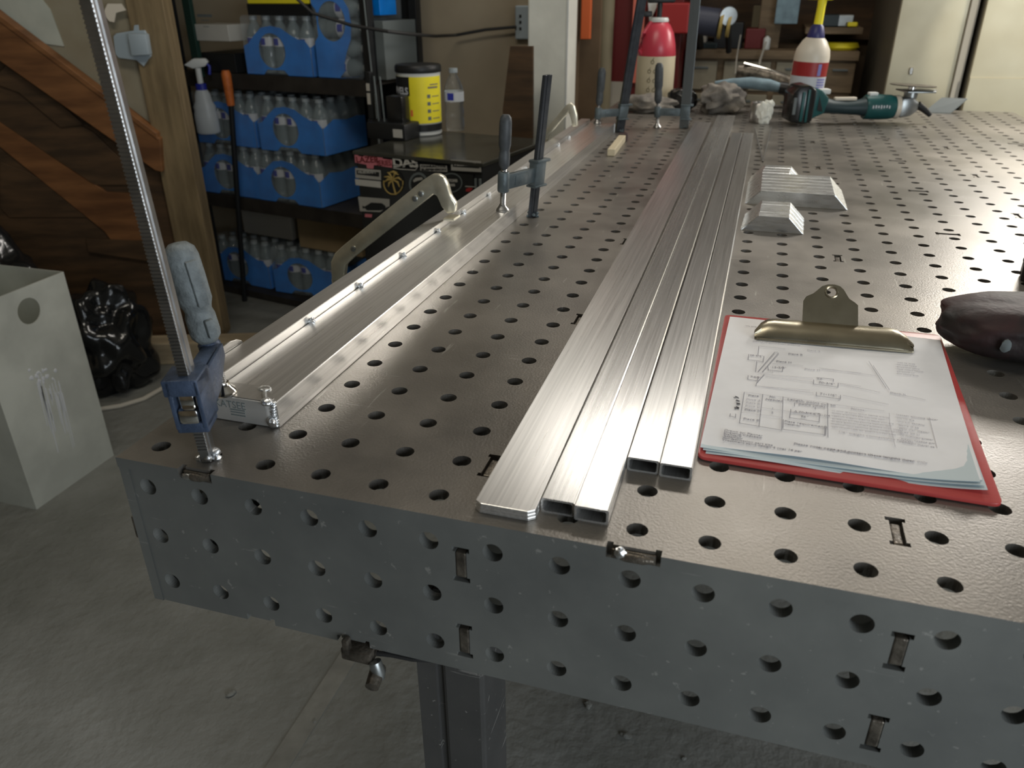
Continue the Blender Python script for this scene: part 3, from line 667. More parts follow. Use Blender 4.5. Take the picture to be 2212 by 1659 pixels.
for q in (((310, 1165), (375, 1160)), ((335, 1145), (385, 1175)), ((340, 1215), (400, 1220), (345, 1200)), ((350, 1245), (405, 1265), (350, 1265), (400, 1250)), ((320, 1310), (385, 1335), (345, 1300), (390, 1315), (320, 1330))):
    line(pen, *[c1(*p) for p in q], wd=.0010)
pen.build('handwriting', 'pen', cb)
# clip
ex = (oz(1975, 757, .012) - oz(1630, 727, .012)); W_ = ex.length; ex.normalize(); ey = Vector((-ex.y, ex.x, 0)); p0 = oz(1630, 727, .012); p0.z = 0
def cp_(x, y, z): return p0 + ex * x + ey * y + Vector((0, 0, z))
b = MB(); prof = [(0, .0100), (.0015, .0135), (.006, .0178), (.012, .0215), (.019, .0235), (.026, .0236), (.034, .0215), (.040, .0165), (.042, .012)]
rows = []
nx = 24
for i in range(nx + 1):
    f = i / nx; x = W_ * f; tp = min(1, min(f, 1 - f) / .10) ** .5 if 0 < f < 1 else .12
    rows.append([b.bm.verts.new(cp_(x, y * (.25 + .75 * tp) if y > .006 else y, .010 + (z - .010) * (.35 + .65 * tp))) for y, z in prof])
for i in range(nx):
    for j in range(len(prof) - 1): b.face((rows[i][j], rows[i + 1][j], rows[i + 1][j + 1], rows[i][j + 1]))
r = bmesh.ops.extrude_face_region(b.bm, geom=b.bm.faces[:]); bmesh.ops.translate(b.bm, vec=(0, 0, -.0009), verts=[v for v in r['geom'] if isinstance(v, bmesh.types.BMVert)])
b.tube([cp_(.002, -.001, .0102), cp_(W_ - .002, -.001, .0102)], .0012, 8)
b.build('clip_jaw', 'clipmetal', cb, smooth=True)
# lever plate with hang loop, leaning back
Pb = cp_(0, .028, .022); nrm = Vector((0, 0, 1)) * .82 + ey * .57; nrm.normalize()
def lv(u, v):
    n = ex.cross(nrm).normalized(); d = ray(u, v); return CP + d * ((Pb - CP).dot(n) / d.dot(n)), n
outer = [lv(u, v)[0] for u, v in ((1733, 712), (1733, 690), (1735, 650), (1741, 641), (1757, 634), (1767, 626), (1775, 619), (1788, 615), (1802, 615), (1814, 619), (1822, 626), (1828, 636), (1834, 646), (1846, 654), (1853, 660), (1853, 700), (1853, 722))]
N_ = lv(1733, 712)[1]; hc = lv(1796, 632)[0]
e2 = nrm; hole = [hc + ex * .0048 * math.cos(-2 * math.pi * i / 16) + e2 * .0048 * math.sin(-2 * math.pi * i / 16) for i in range(16)]
b = MB(); allp = outer + hole; tri = tessellate_polygon([outer, hole]); A_ = b.verts(allp); B_ = b.verts([p + N_ * .0014 for p in allp])
for t_ in tri: b.face([A_[i] for i in t_]); b.face([B_[i] for i in t_][::-1])
no = len(outer)
for rng, off in ((no, 0), (16, no)):
    for i in range(rng): b.face((A_[off + i], A_[off + (i + 1) % rng], B_[off + (i + 1) % rng], B_[off + i]))
ring = [hc + (ex * math.cos(a) + e2 * math.sin(a)) * .0062 + N_ * (.0007 + .0004) for a in [2 * math.pi * i / 20 for i in range(21)]]
b.tube(ring, .0011, 8)
for q in (((1742, 655), (1762, 646), (1776, 636)), ((1826, 655), (1812, 668), (1800, 690))): b.tube([lv(u, v)[0] + N_ * .0012 * s_ for u, v in q for s_ in (-.3,)], .0011, 8)
b.build('clip_lever', 'clipmetal', cb, smooth=True)
b = MB(); b.tube([cp_(.032, .044, .0125), cp_(.12, .0445, .0125)], .0020, 8); b.tube([cp_(.040, .048, .007), cp_(.052, .046, .0115), cp_(.066, .0445, .0125)], .0026, 8)
b.build('clip_spring', 'blackgloss', cb, smooth=True)
b = MB(); b.box((-.010, -.005, .0045), (.010, .005, .0085), frame_z(cp_(.098, .050, 0), 8), bev=.001); b.build('clip_foot', 'gunmetal', cb)

# ------------------------------------------------------------------ welding glove lying on the right edge
gl = thing('welding_glove', 'dark maroon and black leather welding glove lying right of the clipboard', 'glove')
from mathutils import noise as NZ2
def sblob(mb, c, rx, ry, rz, e=3.2, seed=0, amp=.04, fr=3.):
    bb = bmesh.new(); bmesh.ops.create_icosphere(bb, subdivisions=5, radius=1)
    for v in bb.verts:
        n = (abs(v.co.x) ** e + abs(v.co.y) ** e + abs(v.co.z) ** e) ** (-1 / e); k = 1 + amp * NZ2.noise(v.co * fr + Vector((seed, seed * 2, 1)))
        v.co = Vector((v.co.x * n * rx * k, v.co.y * n * ry * k, v.co.z * n * rz * k))
    mb.merge(bb, Matrix.Translation(Vector(c))); return mb
b = MB(); sblob(b, (.800, .440, .0305), .138, .060, .0285, 3.0, 4, .05, 3.5); b.build('cuff', 'leather', gl, smooth=True)
b = MB(); sblob(b, (.935, .430, .036), .10, .075, .036, 2.6, 7, .12, 2.5); b.build('palm', 'leather_red', gl, smooth=True)
for k, (y_, l_) in enumerate(((.375, .10), (.410, .125), (.445, .12), (.478, .10))):
    b = MB(); b.tube([(1.0, y_, .034), (1.05, y_, .038), (1.03 + l_ * .7, y_, .032), (1.03 + l_, y_, .020)], [.018, .0185, .017, .012], 14); b.build('finger', 'leather', gl, smooth=True)
b = MB(); b.tube([(.93, .365, .03), (.96, .335, .032), (1.0, .325, .026)], [.02, .02, .014], 14); b.build('thumb', 'leather', gl, smooth=True)
b = MB(); b.blob((.713, .3815, .030), .005, .002, .007, 4, .3, 2); b.build('worn_patch', 'stkdim', gl, smooth=True)
wh = thing('shade_block', 'added black block behind the welding glove, casting shade on the table', 'shade caster')  # added block, shaped and placed to throw shade on the table
b = MB(); sblob(b, (.935, .600, .064), .125, .080, .063, 3.4, 9, .02, 2.); b.build('shell', 'blackgloss', wh, smooth=True)
b = MB(); b.box((.885, .514, .05), (.985, .527, .10), bev=.004); b.build('block_face', 'black', wh, smooth=True)
o = MB(); P = [(.0, 0, 0), (.01, -.022, 0), (.03, -.026, 0), (.03, .03, 0), (.01, .028, 0)]
o.prism(P, (0, 0, .022), bev=.004); o.box((.004, -.012, .02), (.028, .018, .028), bev=.003)
o = o.build('torch_body', 'blackgloss', loc=(.806, .70, 0), rot=(0, 0, .12)); tag(o, 'black plastic tool end poking in at the right edge of the photo', 'tool')

# ------------------------------------------------------------------ things at the far end of the welding table
def lathe_thing(name, label, cat, loc, parts, group=None, n=28, rz=0, sc=(1, 1)):
    t = thing(name, label, cat, loc, rz, group)
    for nm, m, prof in parts: MB().lathe(prof, n=n, sx=sc[0], sy=sc[1]).build(nm, m, t, smooth=True)
    return t
t = lathe_thing('pump_sprayer', 'cream pump sprayer jug with a glossy red shoulder at the far end of the table', 'sprayer', (.106, 2.30, 0),
    [('tank', 'cream', [(0, 0), (.048, 0), (.053, .006), (.053, .11), (.0525, .155), (.050, .180), (.0485, .182), (0, .183)]),
     ('shoulder', 'pinkred', [(.0520, .150), (.0530, .152), (.0500, .182), (.043, .215), (.032, .238), (.024, .246), (0, .248)]),
     ('neck', 'plasticwhite', [(.0, .246), (.026, .246), (.027, .252), (.024, .258), (0, .259)]),
     ('pump_rod', 'black', [(0, .258), (.007, .258), (.007, .30), (.0, .301)])], rz=.3); t.scale = (1.15, 1.15, 1.03)
b = MB(); b.tube([(-.045, -.020, .155), (-.053, -.024, .17), (-.042, -.02, .215), (-.022, -.012, .246)], .006, 10); b.build('side_rib', 'pinkred', t, smooth=True)
b = MB(); b.box((-.035, -.012, .298), (.04, .012, .312), bev=.005); b.box((-.05, -.007, .26), (-.02, .007, .276), bev=.003); b.build('pump_handle', 'black', t, smooth=True)
b = MB()
for j in range(4):
    for i in range(1 if j == 3 else 3):
        an = math.radians(-118 + i * 17 + (8 if j == 3 else 0)); x, y = .0535 * math.cos(an), .0535 * math.sin(an); z = .055 + j * .027
        rg = [Vector((x, y, z)) + Vector((-math.sin(an), math.cos(an), 0)) * .0042 * math.cos(q) + Vector((0, 0, 1)) * .0050 * math.sin(q) for q in [2 * math.pi * k / 12 for k in range(13)]]
        b.tube(rg, .0011, 6)
        b.tube([Vector((x * 1.0, y * 1.0, z + .004)), Vector((x * 1.0 + .003, y, z + .012))], .0010, 6)
b.build('embossed_mark', 'olive', t)
def arc_patch(mb, r, a0, a1, z0, z1, th=.0006, n=14):
    pts = [(r * math.cos(math.radians(a0 + (a1 - a0) * i / n)), r * math.sin(math.radians(a0 + (a1 - a0) * i / n))) for i in range(n + 1)]
    k = (r + th) / r
    lo = mb.verts([(x, y, z0) for x, y in pts]); hi = mb.verts([(x, y, z1) for x, y in pts]); lo2 = mb.verts([(x * k, y * k, z0) for x, y in pts]); hi2 = mb.verts([(x * k, y * k, z1) for x, y in pts])
    for i in range(n):
        mb.face((lo2[i], lo2[i + 1], hi2[i + 1], hi2[i])); mb.face((hi[i], hi[i + 1], lo[i + 1], lo[i])); mb.face((hi2[i], hi2[i + 1], hi[i + 1], hi[i])); mb.face((lo[i], lo[i + 1], lo2[i + 1], lo2[i]))
    mb.face((lo[0], lo2[0], hi2[0], hi[0])); mb.face((lo2[n], lo[n], hi[n], hi2[n]))
t = thing('spray_bottle', 'white spray bottle with red band label and yellow trigger neck behind the grinder', 'spray bottle', (.568, 2.22, 0), 0, None)
t.rotation_euler = (0, .035, 0)
MB().lathe([(0, 0), (.044, 0), (.050, .006), (.0505, .165), (.047, .185), (.034, .208), (.026, .216), (0, .217)]).build('bottle', 'creamw', t, smooth=True)
b = MB(); arc_patch(b, .0507, -165, -15, .113, .152); b.build('red_label', 'red', t, smooth=True)
b = MB(); arc_patch(b, .0507, -165, -15, .062, .113); b.build('white_label', 'whitelabel', t, smooth=True)
b = MB()
for k in range(6): arc_patch(b, .0514, -62, -28, .066 + k * .0075, .0705 + k * .0075, .0003)
arc_patch(b, .0514, -66, -54, .116, .148, .0003)
b.build('label_print', mat('lilac', (.22, .22, .50), .6), t, smooth=True)
MB().lathe([(0, .214), (.024, .214), (.025, .220), (.022, .232), (.018, .246), (.013, .252), (0, .252)]).build('collar', mat('indigo', (.035, .035, .14), .4), t, smooth=True)
b = MB(); b.lathe([(0, .25), (.0125, .25), (.0115, .30), (.0135, .32), (0, .322)]); b.box((-.045, -.012, .315), (.03, .012, .345), bev=.006); b.build('trigger_head', 'yellow', t, smooth=True)

# cordless angle grinder: battery, waist, motor, gear head, guard, disc
g = thing('angle_grinder', 'teal and black cordless angle grinder lying at the far end of the table', 'angle grinder', (.53, 2.03, 0), .28)
b = MB(); P = [(-.012, -.045, .010), (.030, -.048, .004), (.050, -.047, .012), (.052, -.044, .095), (.030, -.044, .108), (.002, -.044, .104), (-.012, -.043, .085)]
b.prism(P, (0, .088, 0), bev=.006); b.build('battery_pack', 'blackgloss', g, smooth=True)
b = MB(); b.box((.012, -.0505, .012), (.020, -.0465, .090), bev=.002); b.box((.026, -.0515, .010), (.033, -.0475, .096), bev=.002); b.build('battery_rib', 'teal', g, smooth=True)
b = MB(); b.box((-.0095, -.0485, .03), (-.001, -.0445, .075), bev=.001); b.build('battery_sticker', 'stkdim', g)
b = MB(); b.prism([(.046, -.036, .012), (.066, -.030, .022), (.088, -.028, .030), (.096, -.028, .070), (.072, -.034, .092), (.048, -.038, .100)], (0, .066, 0), bev=.007); b.build('battery_mount', 'teal', g, smooth=True)
b = MB(); b.prism([(.062, -.0365, .040), (.080, -.0325, .036), (.070, -.034, .062), (.064, -.036, .078)], (0, .003, 0), bev=.001); b.build('mount_vent', 'black', g)
b = MB(); b.box((.070, -.018, .080), (.100, .012, .094), bev=.004); b.build('mount_cap', 'plasticwhite', g, smooth=True)
b = MB(); b.tube([(.085, 0, .050), (.11, 0, .046), (.15, 0, .043), (.185, 0, .043), (.205, 0, .044)], [.028, .0235, .0225, .0245, .030], 18, .82); b.build('grip_body', mat('darkteal', (.02, .04, .045), .5), g, smooth=True)
b = MB(); b.box((.118, -.008, .062), (.180, .008, .071), bev=.003); b.build('paddle_switch', 'creamw', g, smooth=True)
b = MB(); b.lathe([(0, 0), (.030, 0), (.033, .004), (.034, .045), (.033, .070), (.030, .082), (0, .083)], (.205, 0, .044), (1, 0, 0), 24); b.build('motor_housing', 'teal', g, smooth=True)
b = MB(); b.box((.212, -.010, .072), (.236, .010, .0835), bev=.002); b.build('spec_plate', 'plasticwhite', g)
b = MB()
for k in range(7): b.box((.216 + k * .0075, -.0352, .044 + .0008 * (k % 3)), (.2195 + k * .0075, -.0332, .052 + .001 * (k % 2)), bev=.0004)
b.build('side_lettering', 'whitelabel', g)
b = MB(); b.lathe([(0, 0), (.031, 0), (.032, .012), (.0, .013)], (.287, 0, .044), (1, 0, 0), 24); b.build('ring', 'creamw', g, smooth=True)
b = MB(); b.prism([(.298, -.026, .016), (.330, -.024, .020), (.352, -.020, .034), (.352, -.020, .060), (.330, -.024, .072), (.298, -.026, .070)], (0, .050, 0), bev=.008)
b.lathe([(0, 0), (.018, 0), (.018, .016), (0, .017)], (.330, 0, .068), (0, 0, 1), 20); b.build('gear_head', 'gunmetal', g, smooth=True)
b = MB(); b.lathe([(0, .0), (.0105, 0), (.0105, .02), (0, .021)], (.330, 0, .083), (0, 0, 1), 16); b.build('spindle', 'chrome', g, smooth=True)
b = MB(); b.lathe([(.006, 0), (.060, .000), (.0605, .0025), (.006, .0035)], (.331, 0, .100), (.05, .02, 1), 30); b.build('cutting_disc', 'tab', g, smooth=True)
b = MB(); b.prism([(.300, -.045, .0855), (.375, -.05, .0855), (.395, -.01, .0865), (.375, .035, .0855), (.30, .035, .0855)], (0, 0, .004), bev=.001); b.build('guard', 'gunmetal', g, smooth=True)
b = MB(); b.tube([(.352, -.006, .05), (.372, -.008, .038), (.392, -.01, .022)], [.011, .009, .006], 10); b.build('side_knob', 'black', g, smooth=True)
o = MB(); o.prism([(-.055, -.01, 0), (.02, -.01, 0), (.065, .03, .038), (-.005, .04, .038)], (0, .002, .003), bev=.0006)
o = o.build('sheet_scrap', 'stkdim', loc=(.985, 2.365, 0)); tag(o, 'bent grey sheet metal scrap beside the grinder head', 'metal scrap')

# roll of silver tape, bent wire, wooden block, rags, long nozzle gun
b = thing('tape_roll', 'upright roll of silver tape behind the box tube ends', 'tape', (.448, 2.035, 0), -.2)
MB().lathe([(.017, 0), (.026, 0), (.0285, .003), (.0285, .052), (.026, .055), (.017, .055), (.016, .05), (.016, .005)], n=26).build('roll', 'alu_dull', b, smooth=True)
x = MB(); x.blob((.016, -.024, .030), .021, .009, .032, 3, .45, 4, 2.6); x.blob((.028, -.020, .052), .012, .008, .012, 5, .4, 3); x.build('loose_tape_end', 'whitepost', b, smooth=True)
x = MB(); x.tube([oz(1630, 275, .006), oz(1640, 315, .004), oz(1648, 349, .002), oz(1655, 320, .004), oz(1666, 275, .006)], .0016, 6)
tag(x.build('bent_wire', 'barsteel'), 'thin bent wire in a V shape lying on the table beside the tube ends', 'wire')
a_, c_ = oz(1320, 332, .006), oz(1346, 298, .006); d = (c_ - a_); 
x = MB(); x.box((0, -.009, -.0055), (min(d.length, .20), .009, .011), Matrix.Translation((a_.x, a_.y, .0056)) @ Matrix.Rotation(math.atan2(d.y, d.x), 4, 'Z'), bev=.002)
t = thing('wooden_wedge', 'small pale wooden block lying on the table near the far end of the rail', 'wood block'); x.build('block', 'cream', t)
x = MB(); x.box((min(d.length, .20), -.012, -.0055), (min(d.length, .20) + .022, .010, .014), Matrix.Translation((a_.x, a_.y, .0056)) @ Matrix.Rotation(math.atan2(d.y, d.x), 4, 'Z'), bev=.003); x.build('dark_tip', 'leather', t)
def lump(name, m, label, cat, c, r, seed, amp=.25, rz=0., fr=2.5):
    x = MB(); x.blob((0, 0, r[2] * .92), *r, seed, amp, 4, fr); o = x.build(name, m, smooth=True, loc=c, rot=(0, 0, rz)); return tag(o, label, cat)
lump('shop_rag', 'rag', 'crumpled grimy grey rag at the foot of the cream sprayer', 'rag', (.105, 2.16, 0), (.085, .045, .028), 3, .35)
lump('shop_rag', 'rag', 'crumpled beige rag between the far bar clamps and the tape roll', 'rag', (.33, 2.20, 0), (.070, .05, .045), 6, .4, .4)
lump('leather_pouch', 'blackgloss', 'small black pouch just right of the cream sprayer', 'pouch', (.205, 2.22, 0), (.048, .035, .036), 5, .2)
t = thing('air_tool', 'pale blue grey air tool lying on the rags behind the tape roll', 'air tool', (.30, 2.28, .045), -.12)
x = MB(); x.tube([(0, 0, .032), (.05, 0, .036), (.11, 0, .038), (.165, 0, .033), (.20, 0, .027)], [.010, .017, .022, .022, .016], 16, .8); x.build('body', 'ragblue', t, smooth=True)
x = MB(); x.tube([(.198, 0, .027), (.225, 0, .024)], [.018, .018], 14); x.build('end_collar', 'black', t, smooth=True)
x = MB(); x.prism([(.02, -.022, .02), (.075, -.024, .026), (.05, -.026, -.040), (.034, -.026, -.043)], (0, .018, 0), bev=.005); x.build('pouch_flap', 'khaki', t, smooth=True)
t = thing('heat_gun', 'dark gun shaped tool with a shiny ridge resting over the blue air tool', 'tool', (.36, 2.40, 0), -.12)
x = MB(); x.tube([(0, 0, .105), (.05, 0, .098), (.12, 0, .082), (.19, 0, .062), (.235, 0, .05)], [.022, .030, .030, .026, .012], 16); x.tube([(.15, 0, .07), (.18, .01, .03), (.19, .01, .006)], [.02, .018, .018], 12); x.tube([(.03, 0, .09), (.02, .0, .012)], [.016, .016], 12)
x.build('body', 'tab', t, smooth=True); x = MB(); x.tube([(.02, -.014, .131), (.10, -.014, .114), (.165, -.012, .092), (.19, -.01, .082)], .0045, 8); x.build('top_ridge', 'chrome', t, smooth=True)

# ------------------------------------------------------------------ sticker covered black cabinet left of the table
CZ = -.09; CA = -10.4
fl = oz(765, 325, CZ); fr_ = oz(1043, 352, CZ); CW = (fr_ - fl).length
CF = Matrix.Translation((fl.x, fl.y, 0)) @ Matrix.Rotation(math.radians(CA), 4, 'Z')
cab = thing('tool_cabinet', 'black steel cabinet with many stickers standing left of the table', 'cabinet', (fl.x, fl.y, FZ), math.radians(CA))
H0 = -FZ + CZ; CD = .43
MB().box((.004, .004, 0), (CW - .004, CD, H0 - .012), bev=.003).build('body', 'black', cab)
MB().box((-.004, -.006, H0 - .012), (CW + .004, CD + .002, H0), bev=.003).build('lid', mat('lidtop', (.035, .035, .028), .18, 0, var=.3, vs=6, spec=.7, rvar=.08), cab)
b = MB(); b.box((.008, -.002, .06), (CW - .030, .004, H0 - .035), bev=.001); b.build('door', 'blackgloss', cab)
b = MB(); b.box((CW - .027, -.003, .05), (CW - .020, .002, H0 - .045), bev=.0008); b.box((CW - .013, -.003, .05), (CW - .006, .002, H0 - .045), bev=.0008); b.build('edge_trim', 'stkdim', cab)
CFi = CF.inverted()
def cl(u, v):  # point on the cabinet door in cabinet coordinates
    p = CFi @ op(u, v, (fl.x, fl.y, 0), CA, -.0022); return Vector((p.x, -.0030, p.z - FZ))
def s4(x, y): return (760 + x * 170 / 1763, 320 + y * 160 / 1659)
def s5(x, y): return (860 + x * 200 / 2212, 330 + y * 150 / 1659)
def stk(name, m, f, pts, lab=None, h=.0008):
    b = MB(); b.prism([cl(*f(*p)) for p in pts], (0, -h, 0)); o = b.build(name, m, cab)
    if lab: o['label'] = lab
    return o
def stxt(body, f, x0, y0, x1, y1, m, name='sticker_lettering', bold=.0, sx=None, dy=.0016):
    a, c = cl(*f(x0, y0)), cl(*f(x1, y0)); e = cl(*f(x0, y1)); hgt = (a - e).length; wd = (c - a).length
    me = text(body, hgt * 1.25, Matrix.Identity(4), None, None, bold=bold); xs = [v.co.x for v in me.vertices]; w0 = (max(xs) - min(xs)) or 1
    ang = math.atan2(c.z - a.z, c.x - a.x)
    mid = (a + e) / 2
    me.transform(Matrix.Translation((mid.x, -.003 - dy, mid.z)) @ Matrix.Rotation(-ang, 4, 'Y') @ Matrix.Rotation(math.pi / 2, 4, 'X') @ Matrix.Diagonal((wd / w0, 1, 1, 1)) @ Matrix.Translation((-min(xs), 0, 0)))
    me.materials.append(M[m]); o = bpy.data.objects.new(name, me); COL.objects.link(o); o.parent = cab
stk('sticker', 'pink', s4, [(60, 95), (140, 105), (150, 175), (270, 190), (280, 130), (370, 145), (375, 200), (420, 165), (545, 180), (560, 160), (680, 175), (700, 235), (910, 265), (905, 440), (640, 395), (500, 375), (490, 460), (350, 450), (330, 370), (80, 320)], 'pink graffiti style sticker')
stxt('LAZER', s4, 110, 190, 620, 330, 'darkred', bold=.0004)
stxt('SERIES', s4, 560, 270, 890, 400, 'darkred', bold=.0002)
stxt('DAS', s4, 935, 225, 1490, 440, 'whitebox', bold=.0012)
b = MB(); pts = [cl(*s4(940 + 540 * i / 12, 350 + 30 * math.sin(i / 12 * math.pi * 1.6))) + Vector((0, -.003, 0)) for i in range(13)]; b.tube(pts, .0016, 6); b.tube([cl(*s4(940, 440)) + Vector((0, -.002, 0)), cl(*s4(1100, 470)) + Vector((0, -.002, 0)), cl(*s4(1440, 490)) + Vector((0, -.002, 0)), cl(*s4(1495, 400)) + Vector((0, -.002, 0))], .0013, 6); b.build('sticker', 'whitebox', cab)
stk('sticker', 'stkgrey', s4, [(1530, 360), (2135, 395), (2145, 530), (1545, 500)])
stxt('CHARACTIVE', s4, 1560, 380, 2110, 430, 'black', bold=.0003); stxt('SUSPENSION', s4, 1565, 455, 2120, 500, 'black', bold=.0003)
for (f, x0, y0, x1, y1, sk) in ((s4, 80, 440, 650, 660, 55), (s5, 1265, 160, 1980, 420, 40)):
    stk('sticker', 'stkgrey', f, [(x0, y0), (x1, y0 + sk), (x1 + 10, y1 + sk), (x0 + 10, y1)], 'pale framed rectangular sticker')
    w_, h_ = x1 - x0, y1 - y0
    stk('sticker_panel', 'black', f, [(x0 + w_ * .06, y0 + h_ * .22), (x1 - w_ * .05, y0 + h_ * .22 + sk * .9), (x1 - w_ * .05, y0 + h_ * .66 + sk), (x0 + w_ * .07, y0 + h_ * .66)], h=.0012)
    stxt('PILEDRAFT', f, x0 + w_ * .13, y0 + h_ * .32, x1 - w_ * .15, y0 + h_ * .58, 'stkgrey', bold=.0006, dy=.0022)
stk('sticker', 'whitebox', s4, [(75, 690), (650, 745), (660, 890), (95, 825)], 'plain pale strip sticker')
# palm tree roundel
cx, cy = 940, 770
stk('palm_sticker', 'black', s4, [(cx + 235 * math.cos(a), cy + 290 * math.sin(a)) for a in [2 * math.pi * i / 28 for i in range(28)]], h=.001)
b = MB(); rg = [cl(*s4(cx + 215 * math.cos(a), cy + 262 * math.sin(a))) + Vector((0, -.0016, 0)) for a in [math.radians(-10 + 200 * i / 20) for i in range(21)]]; b.tube(rg, .0022, 6)
b.tube([cl(*s4(920, 720)) + Vector((0, -.002, 0)), cl(*s4(945, 850)) + Vector((0, -.002, 0)), cl(*s4(1000, 1040)) + Vector((0, -.002, 0))], [.002, .0026, .0036], 6)
for q in (((930, 700), (820, 700), (740, 760)), ((930, 690), (830, 640), (740, 640)), ((925, 680), (850, 560), (810, 540)), ((930, 680), (980, 560), (1060, 590)), ((940, 690), (1060, 660), (1130, 720)),
          ((930, 710), (850, 780), (830, 860)), ((940, 710), (1040, 760), (1080, 870)), ((870, 540), (940, 525), (1030, 545))):
    b.tube([cl(*s4(*p)) + Vector((0, -.002, 0)) for p in q], [.0022, .0038, .0014], 6)
b.build('palm_emblem', 'gold', cab)
stk('sticker', 'stkdim', s4, [(1500 + 215 * math.cos(a), 800 + 260 * math.sin(a)) for a in [2 * math.pi * i / 24 for i in range(24)]], 'faint round grey sticker')
stk('sticker_panel', 'black', s4, [(1500 + 170 * math.cos(a), 800 + 205 * math.sin(a)) for a in [2 * math.pi * i / 24 for i in range(24)]], h=.0012)
stk('sticker_mark', 'stkgrey', s4, [(1380, 720), (1440, 660), (1580, 650), (1600, 700), (1480, 730), (1400, 760)], h=.0018)
stk('sticker', 'stkdim', s5, [(1270 + 270 * math.cos(a), 715 + 235 * math.sin(a)) for a in [2 * math.pi * i / 24 for i in range(24)]], 'oval dark sticker with two lines of words')
stk('sticker_panel', 'black', s5, [(1270 + 245 * math.cos(a), 715 + 210 * math.sin(a)) for a in [2 * math.pi * i / 24 for i in range(24)]], h=.0012)
stxt('CUSTOMS', s5, 1080, 630, 1430, 700, 'stkgrey', bold=.0008, dy=.002); stxt('WORKS', s5, 1130, 740, 1370, 800, 'stkgrey', bold=.0008, dy=.002)
stk('sticker', 'red', s5, [(1630, 860), (1700, 830), (1790, 850), (1720, 930), (1620, 920)], 'small red sticker'); stk('sticker', 'stkgrey', s5, [(1610, 790), (1850, 805), (1850, 822), (1610, 812)])
stk('sticker', 'stkgrey', s4, [(145, 1085), (850, 1140), (850, 1300), (790, 1320), (640, 1430), (190, 1410)], 'pale sticker with a dark truck shape')
stk('sticker_mark', 'black', s4, [(370, 1260), (440, 1215), (680, 1230), (760, 1290), (770, 1360), (640, 1390), (350, 1390), (300, 1340), (250, 1350), (245, 1280), (290, 1310)], h=.0014)
stk('sticker', 'pink', s4, [(300, 1470), (460, 1480), (450, 1550), (300, 1540)]); stk('sticker', 'tab', s5, [(1195 + 90 * math.cos(a), 1125 + 100 * math.sin(a)) for a in [2 * math.pi * i / 16 for i in range(16)]])
# things standing on the cabinet
def on_cab(x, y): p = CF @ Vector((x, y, 0)); return (p.x, p.y, CZ)
pb = oz(915, 285, CZ); bz = lathe_thing('wipes_bucket', 'yellow bucket of shop towels with a black lid on the black cabinet', 'bucket', (pb.x + .005, pb.y - .03, CZ),
    [('tub', 'plasticwhite', [(0, 0), (.066, 0), (.070, .004), (.0725, .195), (.0735, .198), (0, .199)]),
     ('lid', 'black', [(0, .197), (.0755, .197), (.077, .200), (.077, .214), (.073, .220), (.06, .219), (0, .219)])], rz=0, n=40)
def apc(m, a0, a1, z0, z1, name, r=.0728, th=.0006): b = MB(); arc_patch(b, r, a0, a1, z0, z1, th, 20); return b.build(name, m, bz, smooth=True)
apc('yellow', -175, 5, .042, .186, 'yellow_label'); apc('black', -175, 5, .016, .038, 'dark_band'); apc('black', -175, -92, .128, .186, 'name_panel', .0735, .0006)
me = text('TOWELS', .030, Matrix.Identity(4), None, None, bold=.0008); xs = [v.co.x for v in me.vertices]
for v in me.vertices:
    a = math.radians(-172) + (v.co.x - min(xs)) / (max(xs) - min(xs)) * math.radians(76); r = .0745 + v.co.z; v.co = Vector((r * math.cos(a), r * math.sin(a), .142 + v.co.y))
me.materials.append(M['whitelabel']); o = bpy.data.objects.new('name_lettering', me); COL.objects.link(o); o.parent = bz
for k in range(4):
    apc('stkdim', -47, -38, .052 + k * .023, .063 + k * .023, 'icon', .0735, .0004); apc('olive', -33, -8, .055 + k * .023, .058 + k * .023, 'small_print', .0735, .0003)
apc('olive', -44, -12, .150, .156, 'small_print', .0735, .0003); apc('olive', -38, -10, .160, .164, 'small_print', .0735, .0003)
apc('orangebright', -92, -86, .065, .085, 'red_mark', .0735, .0004)
pb = oz(988, 281, CZ)
BOTP = [(0, .004), (.020, 0), (.030, .003), (.0325, .010), (.0325, .035), (.0305, .042), (.0325, .049), (.0325, .066), (.0300, .082), (.0325, .098), (.0325, .132), (.030, .146), (.021, .168), (.0135, .180), (.0125, .184), (.0125, .192), (0, .193)]
pbt = lathe_thing('water_bottle', 'clear plastic water bottle with blue label standing alone on the black cabinet', 'bottle', (pb.x, pb.y - .02, CZ),
    [('bottle', 'petclear', BOTP), ('cap', 'petcap', [(0, .189), (.0145, .189), (.015, .191), (.0145, .203), (0, .204)])])
b = MB(); arc_patch(b, .0329, -180, 0, .099, .130); arc_patch(b, .0329, 0, 180, .099, .130); b.build('label', 'whitelabel', pbt, smooth=True)
b = MB(); arc_patch(b, .0337, -112, -72, .104, .127, .0003); b.build('label_square', 'bluelabel', pbt, smooth=True)
